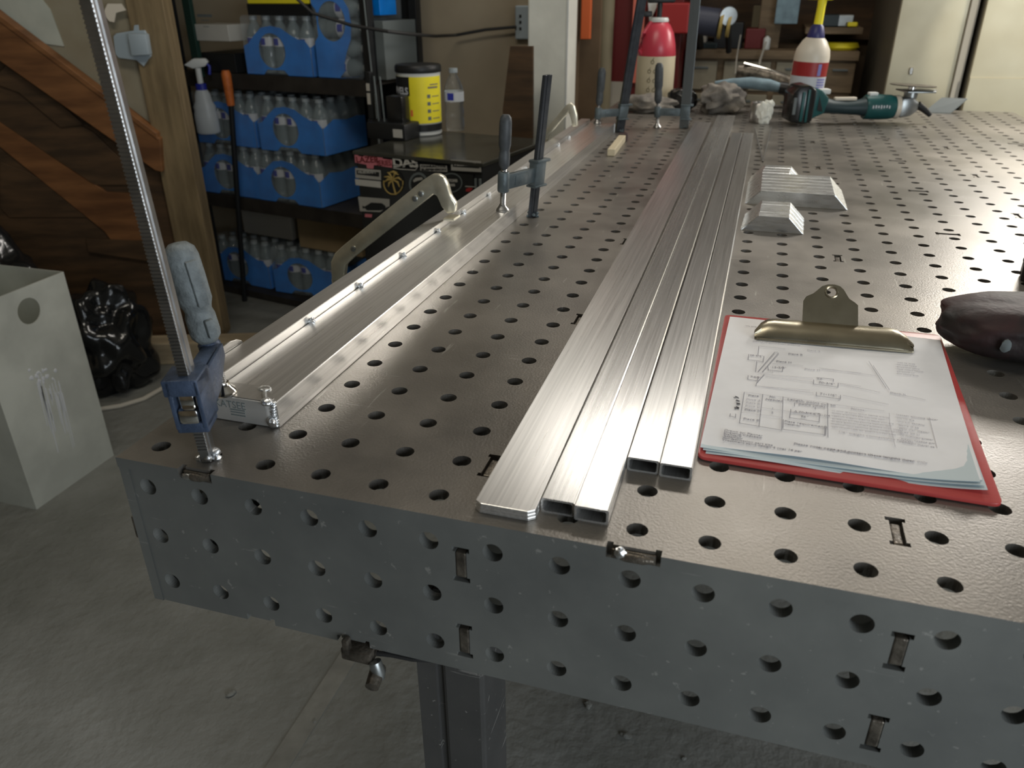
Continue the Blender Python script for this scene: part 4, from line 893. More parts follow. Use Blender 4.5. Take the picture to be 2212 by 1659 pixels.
# charger stand: black base with label, upright panel and rods
p = oz(858, 302, CZ)
ch = thing('charger_stand', 'black upright charger with a white sticker on its base beside the yellow bucket', 'charger', (p.x - .035, p.y - .01, CZ), math.radians(-10))
b = MB(); b.box((-.075, 0, 0), (.075, .09, .052), bev=.005); b.build('base', 'black', ch, smooth=True)
b = MB(); b.box((-.012, .03, .050), (.050, .075, .132), bev=.004); b.build('body', 'blackgloss', ch, smooth=True)
b = MB(); b.box((.030, -.0012, .010), (.066, .0005, .036)); b.build('base_sticker', 'whitebox', ch)
b = MB()
for x in (-.045, -.022): b.tube([(x, .03, .05), (x - .006, .03, .19)], .0028, 8)
b.build('rod', 'stkdim', ch, smooth=True)
b = MB(); b.box((-.100, .05, .052), (-.082, .07, .20), bev=.003); b.box((-.1, .04, 0.0), (-.080, .075, .053), bev=.003); b.build('side_bracket', 'black', ch)
b = MB(); b.box((-.0985, .048, .10), (-.086, .0505, .135)); b.box((-.0985, .048, .142), (-.086, .0505, .165)); b.build('bracket_sticker', 'palebeige', ch)
# chrome pole and slats against the partition
def pole(name, m, u0, v0, u1, v1, y, r, label, cat, ztop=1.3, box=None):
    a, c = oy(u0, v0, y), oy(u1, v1, y); d = (a - c).normalized(); lo = c - d * ((c.z - FZ) / d.z); hi = c + d * ((ztop - c.z) / d.z)
    b = MB()
    if box: b.box((lo.x - box / 2, y - .01, FZ), (lo.x + box / 2, y + .012, ztop), bev=.002)
    else: b.tube([lo, hi], r, 12)
    return tag(b.build(name, m, smooth=not box), label, cat)
pole('chrome_pole', 'chrome', 836, 0, 858, 165, 2.69, .010, 'shiny chrome pole leaning against the wall left of the yellow bucket', 'pole', 1.0)
pole('wood_slat', 'timber', 862, 0, 868, 160, 2.735, 0, 'pale vertical wooden slat on the wall behind the yellow bucket', 'slat', 1.74, .034)
pole('thin_rod', 'whitepost', 883, 0, 890, 150, 2.72, .0045, 'thin white vertical conduit on the wall behind the yellow bucket', 'conduit', 1.7)
x = MB(); a, c = oy(1118, 12, 2.75), oy(1140, 84, 2.75); x.box((a.x, 2.715, c.z), (c.x + .02, 2.75, a.z), bev=.004)
t = thing('outlet_box', 'grey power outlet on the wall beside the white post', 'outlet'); x.build('cover', 'greybox', t)
x = MB()
for v in (35, 48, 62): q = oy(1124, v, 2.713); x.box((q.x - .004, 2.712, q.z - .005), (q.x + .004, 2.716, q.z + .005))
x.build('socket', 'black', t)
x = MB(); pts = [(600, -30, 2.10), (640, -4, 2.11), (675, 28, 2.12), (760, 55, 2.13), (838, 68, 2.14), (880, 73, 2.20), (940, 78, 2.45), (985, 76, 2.70), (1050, 64, 2.70), (1115, 58, 2.705)]
x.tube([oy(*q) for q in pts], .0055, 8); tag(x.build('extension_cord', 'cable', smooth=True), 'dark cord sagging across the wall from the shelves to the outlet', 'cord')
a = oy(1140, 60, 2.45); x = MB(); xw = oy(1226, 60, 2.45).x
x.box((a.x, 2.45, FZ), (xw, 2.60, 1.74), bev=.006); t = thing('support_post', 'white painted square timber post standing behind the far left table corner', 'post'); x.build('post', 'whitepost', t)
x = MB(); x.box((xw - .004, 2.4465, FZ), (xw + .0025, 2.452, 1.74)); x.build('corner_bead', 'plasticwhite', t)
x = MB(); x.prism([oy(1086, 235, 2.22), oy(1102, 100, 2.22), oy(1150, 100, 2.22), oy(1150, 235, 2.22), Vector((oy(1150, 235, 2.22).x, 2.22, FZ)), Vector((oy(1086, 235, 2.22).x, 2.22, FZ))], (0, .018, 0)); tag(x.build('leaning_board', 'stairdark'), 'dark board standing between the black cabinet and the white post', 'board')

# ------------------------------------------------------------------ shelving rack with water packs
RA = -11; R0 = CP + (Vector((-1.165, 1.998, 0)) - CP) * 1.16; R0.z = 0
RF = Matrix.Translation(R0) @ Matrix.Rotation(math.radians(RA), 4, 'Z'); RFi = RF.inverted()
def rl(u, v, off=0.): return RFi @ op(u, v, R0, RA, off)
rk = thing('shelving_rack', 'dark shelving rack loaded with bottled water behind the black cabinet', 'shelving rack', R0, math.radians(RA))
S1, S2, S3 = rl(600, 163).z, rl(600, 437).z, FZ + .035
xl, xr, D_ = rl(452, 430).x - .06, rl(775, 465).x + .125, .33
for z, th in ((S1, .058), (S2, .058), (S3, .03)):
    x = MB(); x.box((xl, 0, z - th), (xr, .012, z - .002), bev=.001); x.box((xl, .012, z - .018), (xr, D_, z - .004)); x.build('shelf', 'rack', rk)
for x_, y_ in ((xr - .035, .0), (xl, .0), (xr - .035, D_ - .035), (xl, D_ - .035)):
    x = MB(); x.box((x_, y_ - .004, FZ), (x_ + .035, y_ + .03, .62), bev=.002); x.build('upright', 'black', rk)
x = MB(); x.box((xl + .03, D_ - .012, S2), (xr - .03, D_ - .004, .60)); x.build('dark_backing', 'black', rk)  # black sheet added to paint the darkness behind the rack
x = MB(); q = rl(800, 60, -.01); x.tube([(q.x - .02, -.02, .6), (q.x + .015, -.02, S2)], .003, 6); x.build('side_rod', 'stkdim', rk)
# one pack: five by four bottles wrapped in film with a blue printed wave
bw_ = .0660
def ell(cx, cz, rx, rz, n=26): return [(cx + rx * math.cos(2 * math.pi * i / n), cz + rz * math.sin(2 * math.pi * i / n)) for i in range(n)]
def film_panel(mb, outer, hole, place):
    loops = [outer] + ([hole] if hole else []); tri = tessellate_polygon([[Vector((p[0], p[1], 0)) for p in l] for l in loops]); fp = [p for l in loops for p in l]
    A_ = mb.verts([place(p[0], p[1], 0) for p in fp]); B_ = mb.verts([place(p[0], p[1], .0008) for p in fp])
    for t_ in tri: mb.face([A_[i] for i in t_]); mb.face([B_[i] for i in t_][::-1])
    k = 0
    for l in loops:
        n = len(l)
        for i in range(n): mb.face((A_[k + i], A_[k + (i + 1) % n], B_[k + (i + 1) % n], B_[k + i]))
        k += n
def water_pack(label, nx=5, ny=4):
    t = thing('water_pack', label, 'water bottles', group='shrink wrapped packs of bottled water')
    body = MB().lathe(BOTP, n=16); cap = MB().lathe([(0, .189), (.0145, .189), (.0145, .203), (0, .204)], n=14)
    lab = MB(); arc_patch(lab, .0329, -170, -10, .099, .130, .0005, 10); sq = MB(); arc_patch(sq, .0336, -115, -72, .103, .127, .0004, 5)
    W, D, Hh = nx * bw_, ny * bw_, .206
    pb_ = None
    for j in range(ny):
        for i in range(nx):
            loc = ((i + .5) * bw_, (j + .5) * bw_, .002)
            if pb_ is None:
                pb_ = body.build('bottle', 'pet', t, smooth=True, loc=loc); pc = cap.build('cap', 'petcap', pb_, smooth=True); pl_ = lab.build('label', 'whitelabel', pb_, smooth=True); ps = sq.build('label_square', 'bluelabel', pb_, smooth=True)
                kids = (pc, pl_, ps); continue
            c = pb_.copy(); COL.objects.link(c); c.parent = t; c.location = loc
            for kd in kids:
                if kd is not pc and j > 0: continue
                if kd is pc and j > 1 and i < nx - 1: continue
                k2 = kd.copy(); COL.objects.link(k2); k2.parent = c
    b = MB(); g = .0015
    top = [(W, .10), (W * .93, .125), (W * .84, .128), (W * .74, .14), (W * .6, .165), (W * .45, .172), (W * .3, .165), (W * .17, .135), (W * .08, .11), (0, .10)]
    film_panel(b, [(0, .0), (W * .26, .0), (W * .32, .018), (W * .58, .018), (W * .64, .0), (W, .0)] + top, ell(W * .43, .085, W * .20, .062), lambda x, z, d: Vector((x, -g - d, z)))
    film_panel(b, [(0, 0), (D, 0), (D, .12), (D * .8, .125), (D * .55, .118), (D * .25, .128), (0, .10)], None, lambda x, z, d: Vector((W + g + d, x, z)))
    film_panel(b, [(0, 0), (D, 0), (D, .12), (D * .5, .12), (0, .10)], None, lambda x, z, d: Vector((-g - d, x, z)))
    # the film hugs the corner bottle
    n = 12; c0 = (W - bw_ / 2, bw_ / 2)
    b.build('blue_film', 'petblue', t, smooth=False)
    cl_ = MB(); pr = [(0, -g * 2), (W, -g * 2), (W + g * 2, 0), (W + g * 2, D), (0, D + g), (-g * 2, D), (-g * 2, 0)]
    lo = cl_.verts([(x, y, .001) for x, y in pr]); hi = cl_.verts([(x, y, Hh - .008) for x, y in pr]); tp = cl_.verts([(W / 2 + (x - W / 2) * .96, D / 2 + (y - D / 2) * .96, Hh + .001) for x, y in pr])
    for i in range(7): j = (i + 1) % 7; cl_.face((lo[i], lo[j], hi[j], hi[i])); cl_.face((hi[i], hi[j], tp[j], tp[i]))
    cl_.face(tp); cl_.build('clear_film', 'film', t)
    return t
def copy_tree(o, parent=None):
    c = o.copy(); COL.objects.link(c); c.parent = parent
    for ch_ in [k for k in bpy.data.objects if k.parent is o]: copy_tree(ch_, c)
    return c
proto = water_pack('shrink wrapped water pack in the middle of the upper shelf')
W5 = 5 * bw_
def place(t, lx, ly, z, rz=0., rx=0., ry=0.):
    p = RF @ Vector((lx, ly, 0)); t.location = (p.x, p.y, z); t.rotation_euler = (rx, ry, math.radians(RA) + rz)
cA = rl(672, 160).x; cE = rl(700, 325).x; cF = rl(690, 430).x; cC = rl(547, 310).x; cG = rl(700, 620).x
place(proto, cA - W5, .012, S1)
packs = [('shrink wrapped water pack stacked on another, middle of the second shelf', cE - W5, .006, S2 + .210, 0),
         ('shrink wrapped water pack carrying another on the second shelf beside the cabinet', cF - W5, .010, S2, 0),
         ('shrink wrapped water pack behind the hanging spray bottle, upper of the left pair', cC - W5 - .0, .02, S2 + .210, 0),
         ('shrink wrapped water pack at the bottom of the left pair on the second shelf', cC - W5 - .012, .014, S2, 0),
         ('shrink wrapped water pack low down near the floor right of the wooden post', cG - W5 - .0, .05, S3, .10),
         ('shrink wrapped water pack lowest at the left, mostly hidden by the post', cG - 2 * W5 - .04, .06, S3, .0)]
for lab, lx, ly, z, rz in packs:
    c = copy_tree(proto); c['label'] = lab; place(c, lx, ly, z, rz)
c = copy_tree(proto); c['label'] = 'shrink wrapped water pack stood on end at the right of the upper shelf'
place(c, rl(685, 165).x, .012, S1 + W5 + .002, 0, 0, math.radians(90))
# loose film and small goods on the rack
def rbox(name, m, label, cat, u0, v0, u1, v1, dep, off=.0, z0=None, bev=.002, rz=0):
    a, c = rl(u0, v0, off), rl(u1, v1, off); zz = z0 if z0 is not None else c.z
    x = MB(); x.box((0, 0, 0), (abs(c.x - a.x), dep, a.z - zz), bev=bev); p = RF @ Vector((min(a.x, c.x), off, 0))
    return tag(x.build(name, m, loc=(p.x, p.y, zz), rot=(0, 0, math.radians(RA) + rz)), label, cat)
wb = rbox('carton', 'whitebox', 'small white carton at the left end of the upper shelf', 'box', 411, 52, 500, 113, .14, -.01, z0=S1 + .115)
x = MB(); x.box((.045, -.0006, .085), (.125, .0002, .095)); x.box((.065, -.0006, .072), (.105, .0002, .075)); x.box((.07, -.0006, .05), (.1, .0002, .052)); x.build('printed_line', 'stkdim', wb)
t_ = rbox('black_crate', 'black', 'black crate under the white carton on the upper shelf', 'crate', 432, 113, 512, 160, .3, .002, z0=S1)
t_ = rbox('equipment_case', 'black', 'black case with a yellow top standing on the upper water pack', 'case', 532, 8, 668, 44, .2, .02, z0=S1 + .2075)
wd = rl(668, 8, .02).x - rl(532, 8, .02).x; x = MB(); x.box((.004, .002, .0), (wd - .004, .196, .03), bev=.003); o = x.build('lid', 'yellow', t_); o.location = (0, 0, t_.dimensions.z if 0 else rl(532, 8, .02).z - (S1 + .2075)); 
t_ = rbox('cardboard_box', 'cardboard', 'brown cardboard box on the low shelf beside the black cabinet', 'box', 640, 470, 778, 508, .25, .10, z0=S3 + .21)
t_ = rbox('grey_carton', 'palebeige', 'dim grey carton on the low shelf behind the shaft', 'box', 520, 452, 632, 515, .2, .16, z0=S3 + .21)
t_ = rbox('green_folder', 'green', 'dark green board standing at the left end of the rack', 'board', 386, -30, 432, 145, .02, -.02, z0=S1 - .02)
t_ = rbox('blue_parcel', 'petblue', 'crumpled blue plastic wrapping at the top right of the rack', 'wrapping', 790, -20, 822, 45, .1, .05, z0=S1 + .21)
t_ = rbox('grey_parcel', 'stkdim', 'tall dark grey wrapped parcel at the right end of the rack', 'parcel', 794, 45, 835, 162, .2, .03, z0=S1)
# hanging spray bottle
q = op(452, 288, R0, RA, -.05)
sp_ = lathe_thing('spray_bottle', 'empty translucent spray bottle with white trigger hanging from the upper shelf', 'spray bottle', (q.x, q.y, q.z),
    [('bottle', 'natural', [(0, 0), (.040, 0), (.046, .006), (.046, .075), (.042, .09), (.044, .105), (.034, .125), (.031, .15), (.024, .165), (.016, .172), (0, .173)]),
     ('collar', 'bluelabel', [(0, .168), (.021, .168), (.021, .190), (.015, .193), (0, .194)])], sc=(1, .70), rz=math.radians(25))
x = MB(); x.tube([(0, 0, .19), (0, 0, .25)], .012, 10); x.prism([(-.050, -.012, .262), (-.010, -.012, .285), (.035, -.012, .285), (.046, -.012, .272), (.030, -.012, .255), (-.018, -.012, .248)], (0, .024, 0), bev=.004)
x.build('trigger_head', 'plasticwhite', sp_, smooth=True); x = MB(); x.tube([(.030, 0, .270), (.045, 0, .255), (.040, 0, .225)], .006, 8); x.build('trigger', 'bluelabel', sp_, smooth=True)
x = MB(); x.box((.02, .010, .262), (.034, .060, .270), bev=.001); x.build('hang_hook', 'black', sp_)
# orange handled bar
a, c = op(487, 152, R0, RA, -.045), op(499, 228, R0, RA, -.045); f = op(525, 600, R0, RA, -.045); d = (c - a).normalized()
t_ = thing('pry_bar', 'long black tool with an orange grip leaning on the front of the rack', 'tool'); x = MB(); x.tube([a, a.lerp(c, .1), a.lerp(c, .5), c], [.014, .019, .018, .015], 14); x.build('grip', 'orange', t_, smooth=True)
k_ = (FZ + .002 - c.z) / (f.z - c.z); x = MB(); x.tube([c, c.lerp(f, k_)], .0115, 10); x.build('shaft', 'black', t_, smooth=True)

# ------------------------------------------------------------------ timber staircase, post and junction box at left
P1 = Vector((-1.6, 1.87, 0)); SA = 20
def sp(u, v, off=0.): return op(u, v, P1, SA, off)
nS = Vector((-math.sin(math.radians(SA)), math.cos(math.radians(SA)), 0))
a, c = sp(376, 520), sp(447, 520); x = MB(); e = (c - a).normalized(); w0 = (c - a).length
def rotbox(name, m, org, wx, dy, z0, z1, bev=.003):
    x = MB(); x.box((0, 0, 0), (wx, dy, z1 - z0), bev=bev); return x.build(name, m, loc=(org.x, org.y, z0), rot=(0, 0, math.radians(SA)))
o = rotbox('timber_post', 'postwood', a, w0, .09, FZ + .04, 1.74); tag(o, 'rough brown square timber post left of the rack', 'post')
o = rotbox('drywall_panel', 'drywall', sp(-420, 300, .035), (sp(376, 300, .035) - sp(-420, 300, .035)).length - .002, .02, sp(0, 700, .035).z * 0 + FZ + .02, 1.74, 0)
o.name = 'wall_stair'; struct(o)
pl = [(-60, -40), (60, -40), (108, 20), (138, 100), (100, 95), (60, 75), (-60, 10)]
x = MB(); x.prism([sp(u, v, .030) for u, v in pl], nS * .004); tag(x.build('plaster_patch', 'plaster'), 'pale plaster smear on the wall above the stair stringer', 'plaster patch')
x = MB(); x.prism([sp(u, v, .0) for u, v in ((222, 30), (232, 8), (262, 8), (272, 22), (250, 28), (246, 48), (236, 46))], nS * .006); tag(x.build('paper_scrap', 'creamw'), 'torn cream paper scrap on the wall above the junction box', 'scrap')
st_ = thing('staircase', 'brown timber staircase underside sloping down at the left', 'staircase')
def plank(name, m, pts, d, off=0.): x = MB(); x.prism([sp(u, v, off) for u, v in pts], nS * d, bev=.002); return x.build(name, m, st_)
plank('stringer', 'stairwood', [(-200, -105), (-200, 20), (0, 132), (335, 368), (350, 372), (345, 300), (0, 46)], .030, -.028)
plank('stringer_cap', 'stairwood', [(-200, -125), (-200, -105), (0, 48), (340, 302), (338, 288), (0, 34)], .05, -.034)
plank('lower_stringer', 'stairwood', [(-200, 140), (-200, 215), (0, 318), (225, 500), (240, 520), (330, 520), (320, 420), (230, 415), (60, 300), (0, 262)], .03, .02)
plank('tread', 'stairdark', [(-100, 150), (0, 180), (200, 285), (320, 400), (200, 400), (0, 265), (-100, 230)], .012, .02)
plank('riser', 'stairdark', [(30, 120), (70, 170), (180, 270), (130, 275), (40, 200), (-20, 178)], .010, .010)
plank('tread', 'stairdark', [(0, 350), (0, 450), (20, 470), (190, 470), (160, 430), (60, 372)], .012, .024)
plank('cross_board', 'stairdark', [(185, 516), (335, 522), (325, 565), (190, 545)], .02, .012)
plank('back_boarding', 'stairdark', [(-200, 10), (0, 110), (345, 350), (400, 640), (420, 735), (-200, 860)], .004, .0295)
jb = thing('junction_box', 'pale blue grey plastic junction box fixed between wall and timber post', 'junction box')
def jp(x_, y_): return (x_ * 560 / 2212, y_ * 420 / 1659)
x = MB(); x.prism([sp(*jp(*q), -.012) for q in ((965, 310), (990, 285), (1130, 262), (1230, 258), (1245, 285), (1285, 480), (1270, 500), (1160, 515), (1010, 495), (980, 460))], nS * .014, bev=.002); x.build('backplate', 'greybox', jb)
x = MB(); x.prism([sp(*jp(*q), -.045) for q in ((1085, 285), (1240, 290), (1270, 470), (1120, 480))], nS * .036, bev=.004); x.build('box', 'greybox', jb, smooth=True)
x = MB(); x.prism([sp(*jp(*q), -.012) for q in ((1145, 215), (1175, 212), (1180, 262), (1140, 264))], nS * .008); x.prism([sp(*jp(*q), -.012) for q in ((1160, 510), (1270, 495), (1225, 565))], nS * .008); x.build('mounting_ear', 'greybox', jb)
x = MB(); a = oz(-200, 765, FZ); 
o = rotbox('sill_beam', 'timber', oz(200, 792, FZ), 1.05, .085, FZ, FZ + .085); tag(o, 'pale timber sill beam lying on the floor at the foot of the post', 'beam')

# ------------------------------------------------------------------ sheet metal bin
bn = thing('metal_bin', 'tall open grey sheet metal bin with a round hole standing left of the table', 'bin')
X1, Y0_, Y1_, ZT = -1.285, .850, 1.138, -.322; X0 = -1.62; th = .003
hy, hz = ox(63, 672, X1).y, ox(63, 672, X1).z; hr_ = (ox(90, 672, X1).y - ox(37, 672, X1).y) / 2
x = MB(); outer = [(Y0_, FZ), (Y1_, FZ), (Y1_, ZT), (Y0_, ZT)]; hole = ell(hy, hz, hr_, hr_, 32)
tri = tessellate_polygon([[Vector((p[0], p[1], 0)) for p in l] for l in (outer, hole)]); fp = outer + hole
for xx in (X1, X1 - th):
    vs = x.verts([(xx, p[0], p[1]) for p in fp])
    for t_ in tri: x.face([vs[i] for i in t_])
    if xx == X1: va = vs
for i in range(4): x.face((va[i], va[(i + 1) % 4], vs[(i + 1) % 4], vs[i]))
for i in range(32): x.face((va[4 + i], va[4 + (i + 1) % 32], vs[4 + (i + 1) % 32], vs[4 + i]))
x.build('front_panel', 'bin', bn)
for lo, hi, nm in (((X0, Y0_, FZ), (X1 - th, Y0_ + th, ZT), 'side_panel'), ((X0, Y1_ - th, FZ), (X1 - th, Y1_, ZT), 'side_panel'), ((X0, Y0_ + th, FZ), (X0 + th, Y1_ - th, ZT), 'rear_panel'), ((X0 + th, Y0_ + th, FZ + .001), (X1 - th, Y1_ - th, FZ + .004), 'bottom_panel')):
    MB().box(lo, hi).build(nm, 'bin', bn)
x = MB()
for k in range(26):
    u = 85 + (k % 6) * 9 + rr.uniform(-6, 6); v0 = 800 + rr.uniform(0, 40) + (k % 3) * 22; ln = rr.uniform(20, 120)
    p, q = ox(u, v0, X1), ox(u + ln * .24, v0 + ln, X1); wd = rr.uniform(.0008, .002)
    x.prism([p + Vector((0, -wd, 0)), p + Vector((0, wd, 0)), q + Vector((0, wd * .6, 0)), q + Vector((0, -wd * .6, 0))], (.0005, 0, 0))
for k in range(14): p = ox(rr.uniform(60, 120), rr.uniform(795, 830), X1); x.blob(p, .0012, rr.uniform(.003, .007), rr.uniform(.003, .007), k, .3, 2)
x.build('paint_drip', 'whitelabel', bn)
# rubbish bags and floor clutter
def bag(label, c, r, seed):
    x = MB(); x.blob((0, 0, r[2] * .9), *r, seed, .34, 5, 2.6); o = x.build('rubbish_bag', 'bag', smooth=True, loc=c); tag(o, label, 'bag', 'black rubbish bags under the stairs'); return o
bag('black plastic rubbish bag highest in the heap behind the metal bin', (-2.02, 1.42, FZ), (.24, .22, .30), 3)
bag('black plastic rubbish bag between the metal bin and the post', (-1.60, 1.52, FZ), (.14, .14, .20), 8)
bag('black plastic rubbish bag at the far left behind the bin', (-2.52, 1.30, FZ), (.22, .2, .30), 11)
x = MB(); pts = [oz(u, v, FZ + .008) for u, v in ((150, 905), (215, 884), (260, 877), (310, 862), (352, 838), (380, 808), (400, 770), (380, 742))]
x.tube(pts, .008, 8); tag(x.build('hose', 'palebeige', smooth=True), 'beige hose curving over the floor behind the near clamp', 'hose')
t_ = lump('work_glove', 'rag', 'grey and yellow work glove lying against the sill beam', 'glove', tuple(oz(292, 772, FZ)), (.035, .06, .055), 5, .25)
x = MB(); x.blob((.018, -.01, .07), .012, .03, .04, 3, .2, 3); x.build('yellow_patch', 'yellow', t_, smooth=True)
lump('floor_sack', 'bin', 'dim grey green sack slumped on the floor right of the metal bin', 'sack', tuple(oz(195, 790, FZ)), (.10, .09, .10), 9, .2)
for k, (u, v, lb) in enumerate(((372, 1060, 'small concrete chip on the floor just below the near left table corner'), (500, 1500, 'concrete chip on open floor left of the filled trench'),
                               (1270, 1525, 'concrete chip on the floor right of the table leg, nearest the apron'), (1352, 1592, 'dark concrete chip on the floor midway right of the table leg'),
                               (1478, 1640, 'concrete chip furthest right of the table leg at the bottom of the photo'), (680, 1560, 'concrete chip lying on the filled trench strip'))):
    s_ = rr.uniform(.003, .007); p = oz(u, v, FZ); x = MB(); x.blob((0, 0, s_ * .6), s_ * 1.6, s_, s_ * .7, k, .5, 2)
    tag(x.build('concrete_chip', 'floor', loc=p, rot=(0, 0, k)), lb, 'chip', 'loose chips on the concrete floor')

# ------------------------------------------------------------------ far right: steel cabinets
def fcab(label, u0, u1, y, dep, z1=1.2, hi=False):
    a, c = oy(u0, 60, y).x, (oy(u1, 60, y).x if u1 else 2.5)
    t = thing('storage_cabinet', label, 'cabinet', group='beige steel storage cabinets')
    x = MB(); x.box((a, y + .018, FZ), (c, y + dep, z1), bev=.003); x.build('body', 'cabinet_shaded', t)
    x = MB(); x.box((a + .002, y, FZ + .06), (c - .002, y + .017, z1 - .02), bev=.003); x.build('door', 'cabinet', t)
    return t, a, c
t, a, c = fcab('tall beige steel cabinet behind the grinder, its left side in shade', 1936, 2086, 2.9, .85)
x = MB(); q = oy(1968, 152, 2.898); x.box((q.x - .006, 2.890, q.z - .014), (q.x + .006, 2.899, q.z + .01), bev=.002); x.build('latch', 'chrome', t)
x = MB(); x.box((c - .002, 2.885, FZ), (c + .024, 2.93, 1.2), bev=.002); x.build('door_jamb', 'palebeige', t)
t, a, c = fcab('wide beige steel cabinet at the far right with bright rippled reflections on its door', 2118, None, 2.86, .6)
x = MB(); zz = oy(2160, 168, 2.858).z; x.box((a + .003, 2.853, FZ + .06), (c, 2.8605, zz), bev=.002); x.build('lower_panel', 'cabinet', t)
x = MB(); x.box((a - .028, 3.0, FZ), (a + .0, 3.05, 1.2)); x.build('gap_shade', 'black', t)  # black strip painting the shade in the gap between cabinets

# ------------------------------------------------------------------ far workbench and wall clutter
BY = 3.25
wbn = thing('workbench', 'cluttered wooden workbench with pale drawers against the far wall', 'workbench')
zt = oy(1600, 108, BY).z; bx0, bx1 = oy(1470, 100, 3.1).x + .012, .80
x = MB(); x.box((bx0, BY - .01, zt - .035), (bx1, 3.78, zt), bev=.003); x.build('worktop', 'benchwood', wbn)
x = MB(); x.box((bx0 + .01, BY + .02, FZ), (bx1 - .01, 3.76, zt - .036)); x.build('carcass', 'benchwood', wbn)
for (u0, u1) in ((1478, 1545), (1560, 1660), (1672, 1745), (1778, 1842)):
    xa, xb = oy(u0, 180, BY).x, oy(u1, 180, BY).x
    for k in range(4):
        z1_ = zt - .045 - k * .13; x = MB(); x.box((xa, BY + .004, z1_ - .115), (xb, BY + .022, z1_), bev=.003); o = x.build('drawer', 'drawer' if u0 < 1700 else 'benchwood', wbn)
        x = MB(); x.box(((xa + xb) / 2 - .03, BY - .006, z1_ - .03), ((xa + xb) / 2 + .03, BY + .005, z1_ - .022), bev=.002); x.build('handle', 'stkdim', o)
def fbox(name, m, label, cat, u0, v0, u1, v1, y, dep, z0=None, bev=.004, grp=None):
    a, c = oy(u0, v0, y), oy(u1, v1, y); zb = z0 if z0 is not None else c.z
    x = MB(); x.box((a.x, y, zb), (c.x, y + dep, a.z), bev=bev); return tag(x.build(name, m), label, cat, grp)
def fcyl(name, m, label, cat, u0, v0, u1, v1, y, z0=None):
    a, c = oy(u0, v0, y), oy(u1, v1, y); zb = z0 if z0 is not None else c.z; r = (c.x - a.x) / 2; h = a.z - zb
    x = MB(); x.lathe([(0, 0), (r * .9, 0), (r, h * .04), (r, h * .8), (r * .7, h * .9), (r * .4, h * .94), (r * .4, h), (0, h)], n=20)
    return tag(x.build(name, m, smooth=True, loc=((a.x + c.x) / 2, y + r, zb)), label, cat)
fbox('shelf_panel', 'wallbrown', 'dark brown wooden panel right of the white post', 'panel', 1249, -200, 1290, 270, 3.0, .02, z0=FZ)
x = MB(); a = oy(1306, 100, 3.05); x.tube([(a.x, 3.05, FZ), (a.x, 3.05, 1.7)], .034, 16); tag(x.build('round_column', 'olive', smooth=True), 'olive round column between the brown panel and the red cabinet', 'column')
q = oy(1265, 85, 2.95); x = MB(); x.box((oy(1254, 60, 2.95).x, 2.95, q.z), (oy(1275, 60, 2.95).x, 2.975, 1.2), bev=.003); tag(x.build('orange_level', 'orangebright'), 'bright orange strip hanging on the brown panel', 'strip')
rc = thing('red_tool_chest', 'dark red steel tool chest standing behind the cream sprayer', 'tool chest')
x = MB(); a, c = oy(1326, 0, 3.1), oy(1384, 172, 3.1); x.box((a.x, 3.1, FZ), (oy(1470, 100, 3.1).x, 3.6, .55), bev=.004); x.build('body', 'darkred', rc)
x = MB(); x.box((a.x - .002, 3.09, FZ), (a.x + .09, 3.1005, c.z - .01)); x.build('lower_trim', 'palebeige', rc)
x = MB(); x.box((oy(1362, 90, 3.05).x, 3.06, oy(1370, 180, 3.05).z), (oy(1388, 90, 3.05).x, 3.09, .55), bev=.002); x.build('salmon_rail', 'salmon', rc)
x = MB(); q = oy(1400, 20, 3.04); x.prism([oy(u, v, 3.05) for u, v in ((1398, -20), (1442, -20), (1420, 12), (1403, 48))], (0, .01, 0)); x.build('white_stripe', 'plasticwhite', rc)
x = MB(); x.box((oy(1420, 8, 3.0).x, 2.98, oy(1440, 72, 3.0).z), (oy(1492, 8, 3.0).x, 3.09, oy(1440, 6, 3.0).z), bev=.006); x.build('red_housing', 'red', rc)
# blue grey canister with ring clips and round lamp head held out over the bench
lm = thing('bench_lamp', 'blue grey cylinder with a round pale metal head over the workbench', 'lamp')
a, c = oy(1492, 42, 3.05), oy(1552, 50, 3.05); x = MB(); x.tube([a, c], .052, 20); x.build('barrel', 'slate', lm, smooth=True)
d = (c - a).normalized(); x = MB()
for k in (0, .03): 
    q = c + d * (.006 + k); x.tube([q, q + d * .012], .056 - k * .3, 20)
x.build('ring_clip', 'gold', lm, smooth=True)
q = oy(1573, 35, 3.02); x = MB(); x.lathe([(0, -.02), (.020, -.02), (.034, -.004), (.036, .002), (.033, .008), (.0, .010)], q, (.35, -1, .0), 24); x.build('head', 'gunmetal', lm, smooth=True)
x = MB(); x.tube([q + Vector((0, .02, -.02)), (q.x + .01, 3.15, zt)], .012, 8); x.tube([a.lerp(c, .3), (a.x + .03, 3.28, zt)], .015, 8); x.build('stand', 'black', lm, smooth=True)
yb = 3.32
fbox('dark_case', 'black', 'black case on the far workbench right under the round lamp head', 'case', 1545, 48, 1600, 108, yb, .15, zt)
fbox('parts_tray', 'tealdark', 'low dark tray on the far workbench behind the tall bar clamp', 'tray', 1500, 92, 1548, 108, yb - .03, .12, zt)
fbox('small_box', 'palebeige', 'small beige box on the far workbench beside the sprayer top', 'box', 1500, 60, 1525, 90, yb, .1, zt)
fbox('red_drill_case', 'darkred', 'small dark red case on the far workbench under the cream shelf board', 'case', 1612, 62, 1650, 98, yb, .15, zt)
fbox('upright_board', 'olive', 'pale olive board leaning at the back of the workbench', 'board', 1628, 12, 1665, 100, yb + .2, .02, zt)
fbox('dark_shelf_post', 'benchwood', 'dark vertical shelf post beside the blue hanging bag', 'post', 1664, -150, 1680, 108, yb + .05, .04, zt)
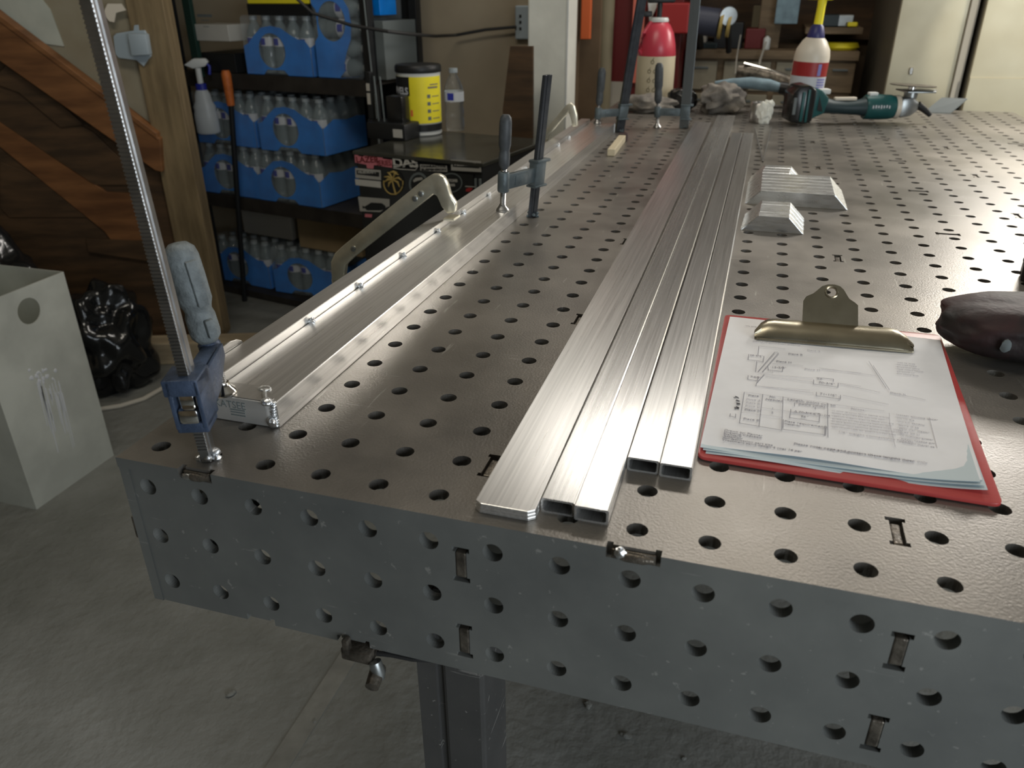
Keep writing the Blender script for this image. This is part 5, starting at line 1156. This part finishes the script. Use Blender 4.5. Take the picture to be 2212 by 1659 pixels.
fbox('plastic_bag', 'ragblue', 'grey blue plastic bag hanging left of the yellow trigger neck', 'bag', 1680, -10, 1722, 52, yb, .04, None)
fcyl('white_bottle', 'plasticwhite', 'tiny white bottle on the far workbench near the red case', 'bottle', 1650, 78, 1662, 108, yb - .04, zt)
fbox('power_tool_case', 'tealdark', 'dark teal power tool on the far shelf right of the yellow trigger neck', 'power tool', 1762, 32, 1812, 58, yb, .12, None)
fbox('silver_tool', 'gunmetal', 'grey and silver tool on the far shelf beside the shaded cabinet side', 'tool', 1812, 32, 1842, 58, yb, .12, None)
fbox('yellow_tape', 'yellow', 'small yellow tape measure on the far shelf', 'tape measure', 1832, 48, 1852, 58, yb - .03, .03, None)
zsh = oy(1800, 58, yb).z
x = MB(); x.box((oy(1740, 60, yb).x, yb - .05, zsh - .025), (.80, 3.78, zsh - .001), bev=.002); tag(x.build('wall_shelf', 'benchwood'), 'dark wooden shelf above the workbench behind the spray bottle', 'shelf')
q = oy(1835, 74, 3.2); x = MB(); x.lathe([(0, 0), (.06, 0), (.07, .01), (.062, .028), (0, .03)], n=28); tag(x.build('yellow_dish', 'yellow', smooth=True, loc=(.735, 3.36, zt)), 'shallow yellow dish on the workbench beside the shaded cabinet side', 'dish')
x = MB(); x.tube([oy(1600, 75, 3.2), oy(1592, 120, 3.2), oy(1588, 160, 3.15)], .003, 6); tag(x.build('hanging_cord', 'palebeige', smooth=True), 'thin pale cord hanging down in front of the bench drawers', 'cord')
x = MB(); x.tube([oy(1655, 90, 3.2), oy(1642, 130, 3.2), oy(1636, 165, 3.15)], .0045, 6); tag(x.build('hanging_cord', 'palebeige', smooth=True), 'thicker pale cord hanging below the tiny white bottle', 'cord')
x = MB(); x.box((bx0 - .2, 3.74, zt + .02), (.93, 3.79, 1.2)); tag(x.build('wall_board', 'stairdark'), 'dark brown boarding on the wall above the workbench', 'boarding')

# ------------------------------------------------------------------ place every handle empty at the base of its thing
bpy.context.view_layer.update()
kids = {}
for o in bpy.data.objects:
    if o.parent: kids.setdefault(o.parent, []).append(o)
for r in [o for o in bpy.data.objects if o.type == 'EMPTY' and o.parent is None]:
    if r.location.length > 1e-6 or max(abs(a) for a in r.rotation_euler) > 1e-6: continue
    ks = kids.get(r, []); pts = [k.matrix_world @ Vector(c) for k in ks for c in k.bound_box]
    if not pts: continue
    base = Vector(((min(p.x for p in pts) + max(p.x for p in pts)) / 2, (min(p.y for p in pts) + max(p.y for p in pts)) / 2, min(p.z for p in pts)))
    r.location = base
    for k in ks: k.location = k.location - base
bpy.context.view_layer.update()
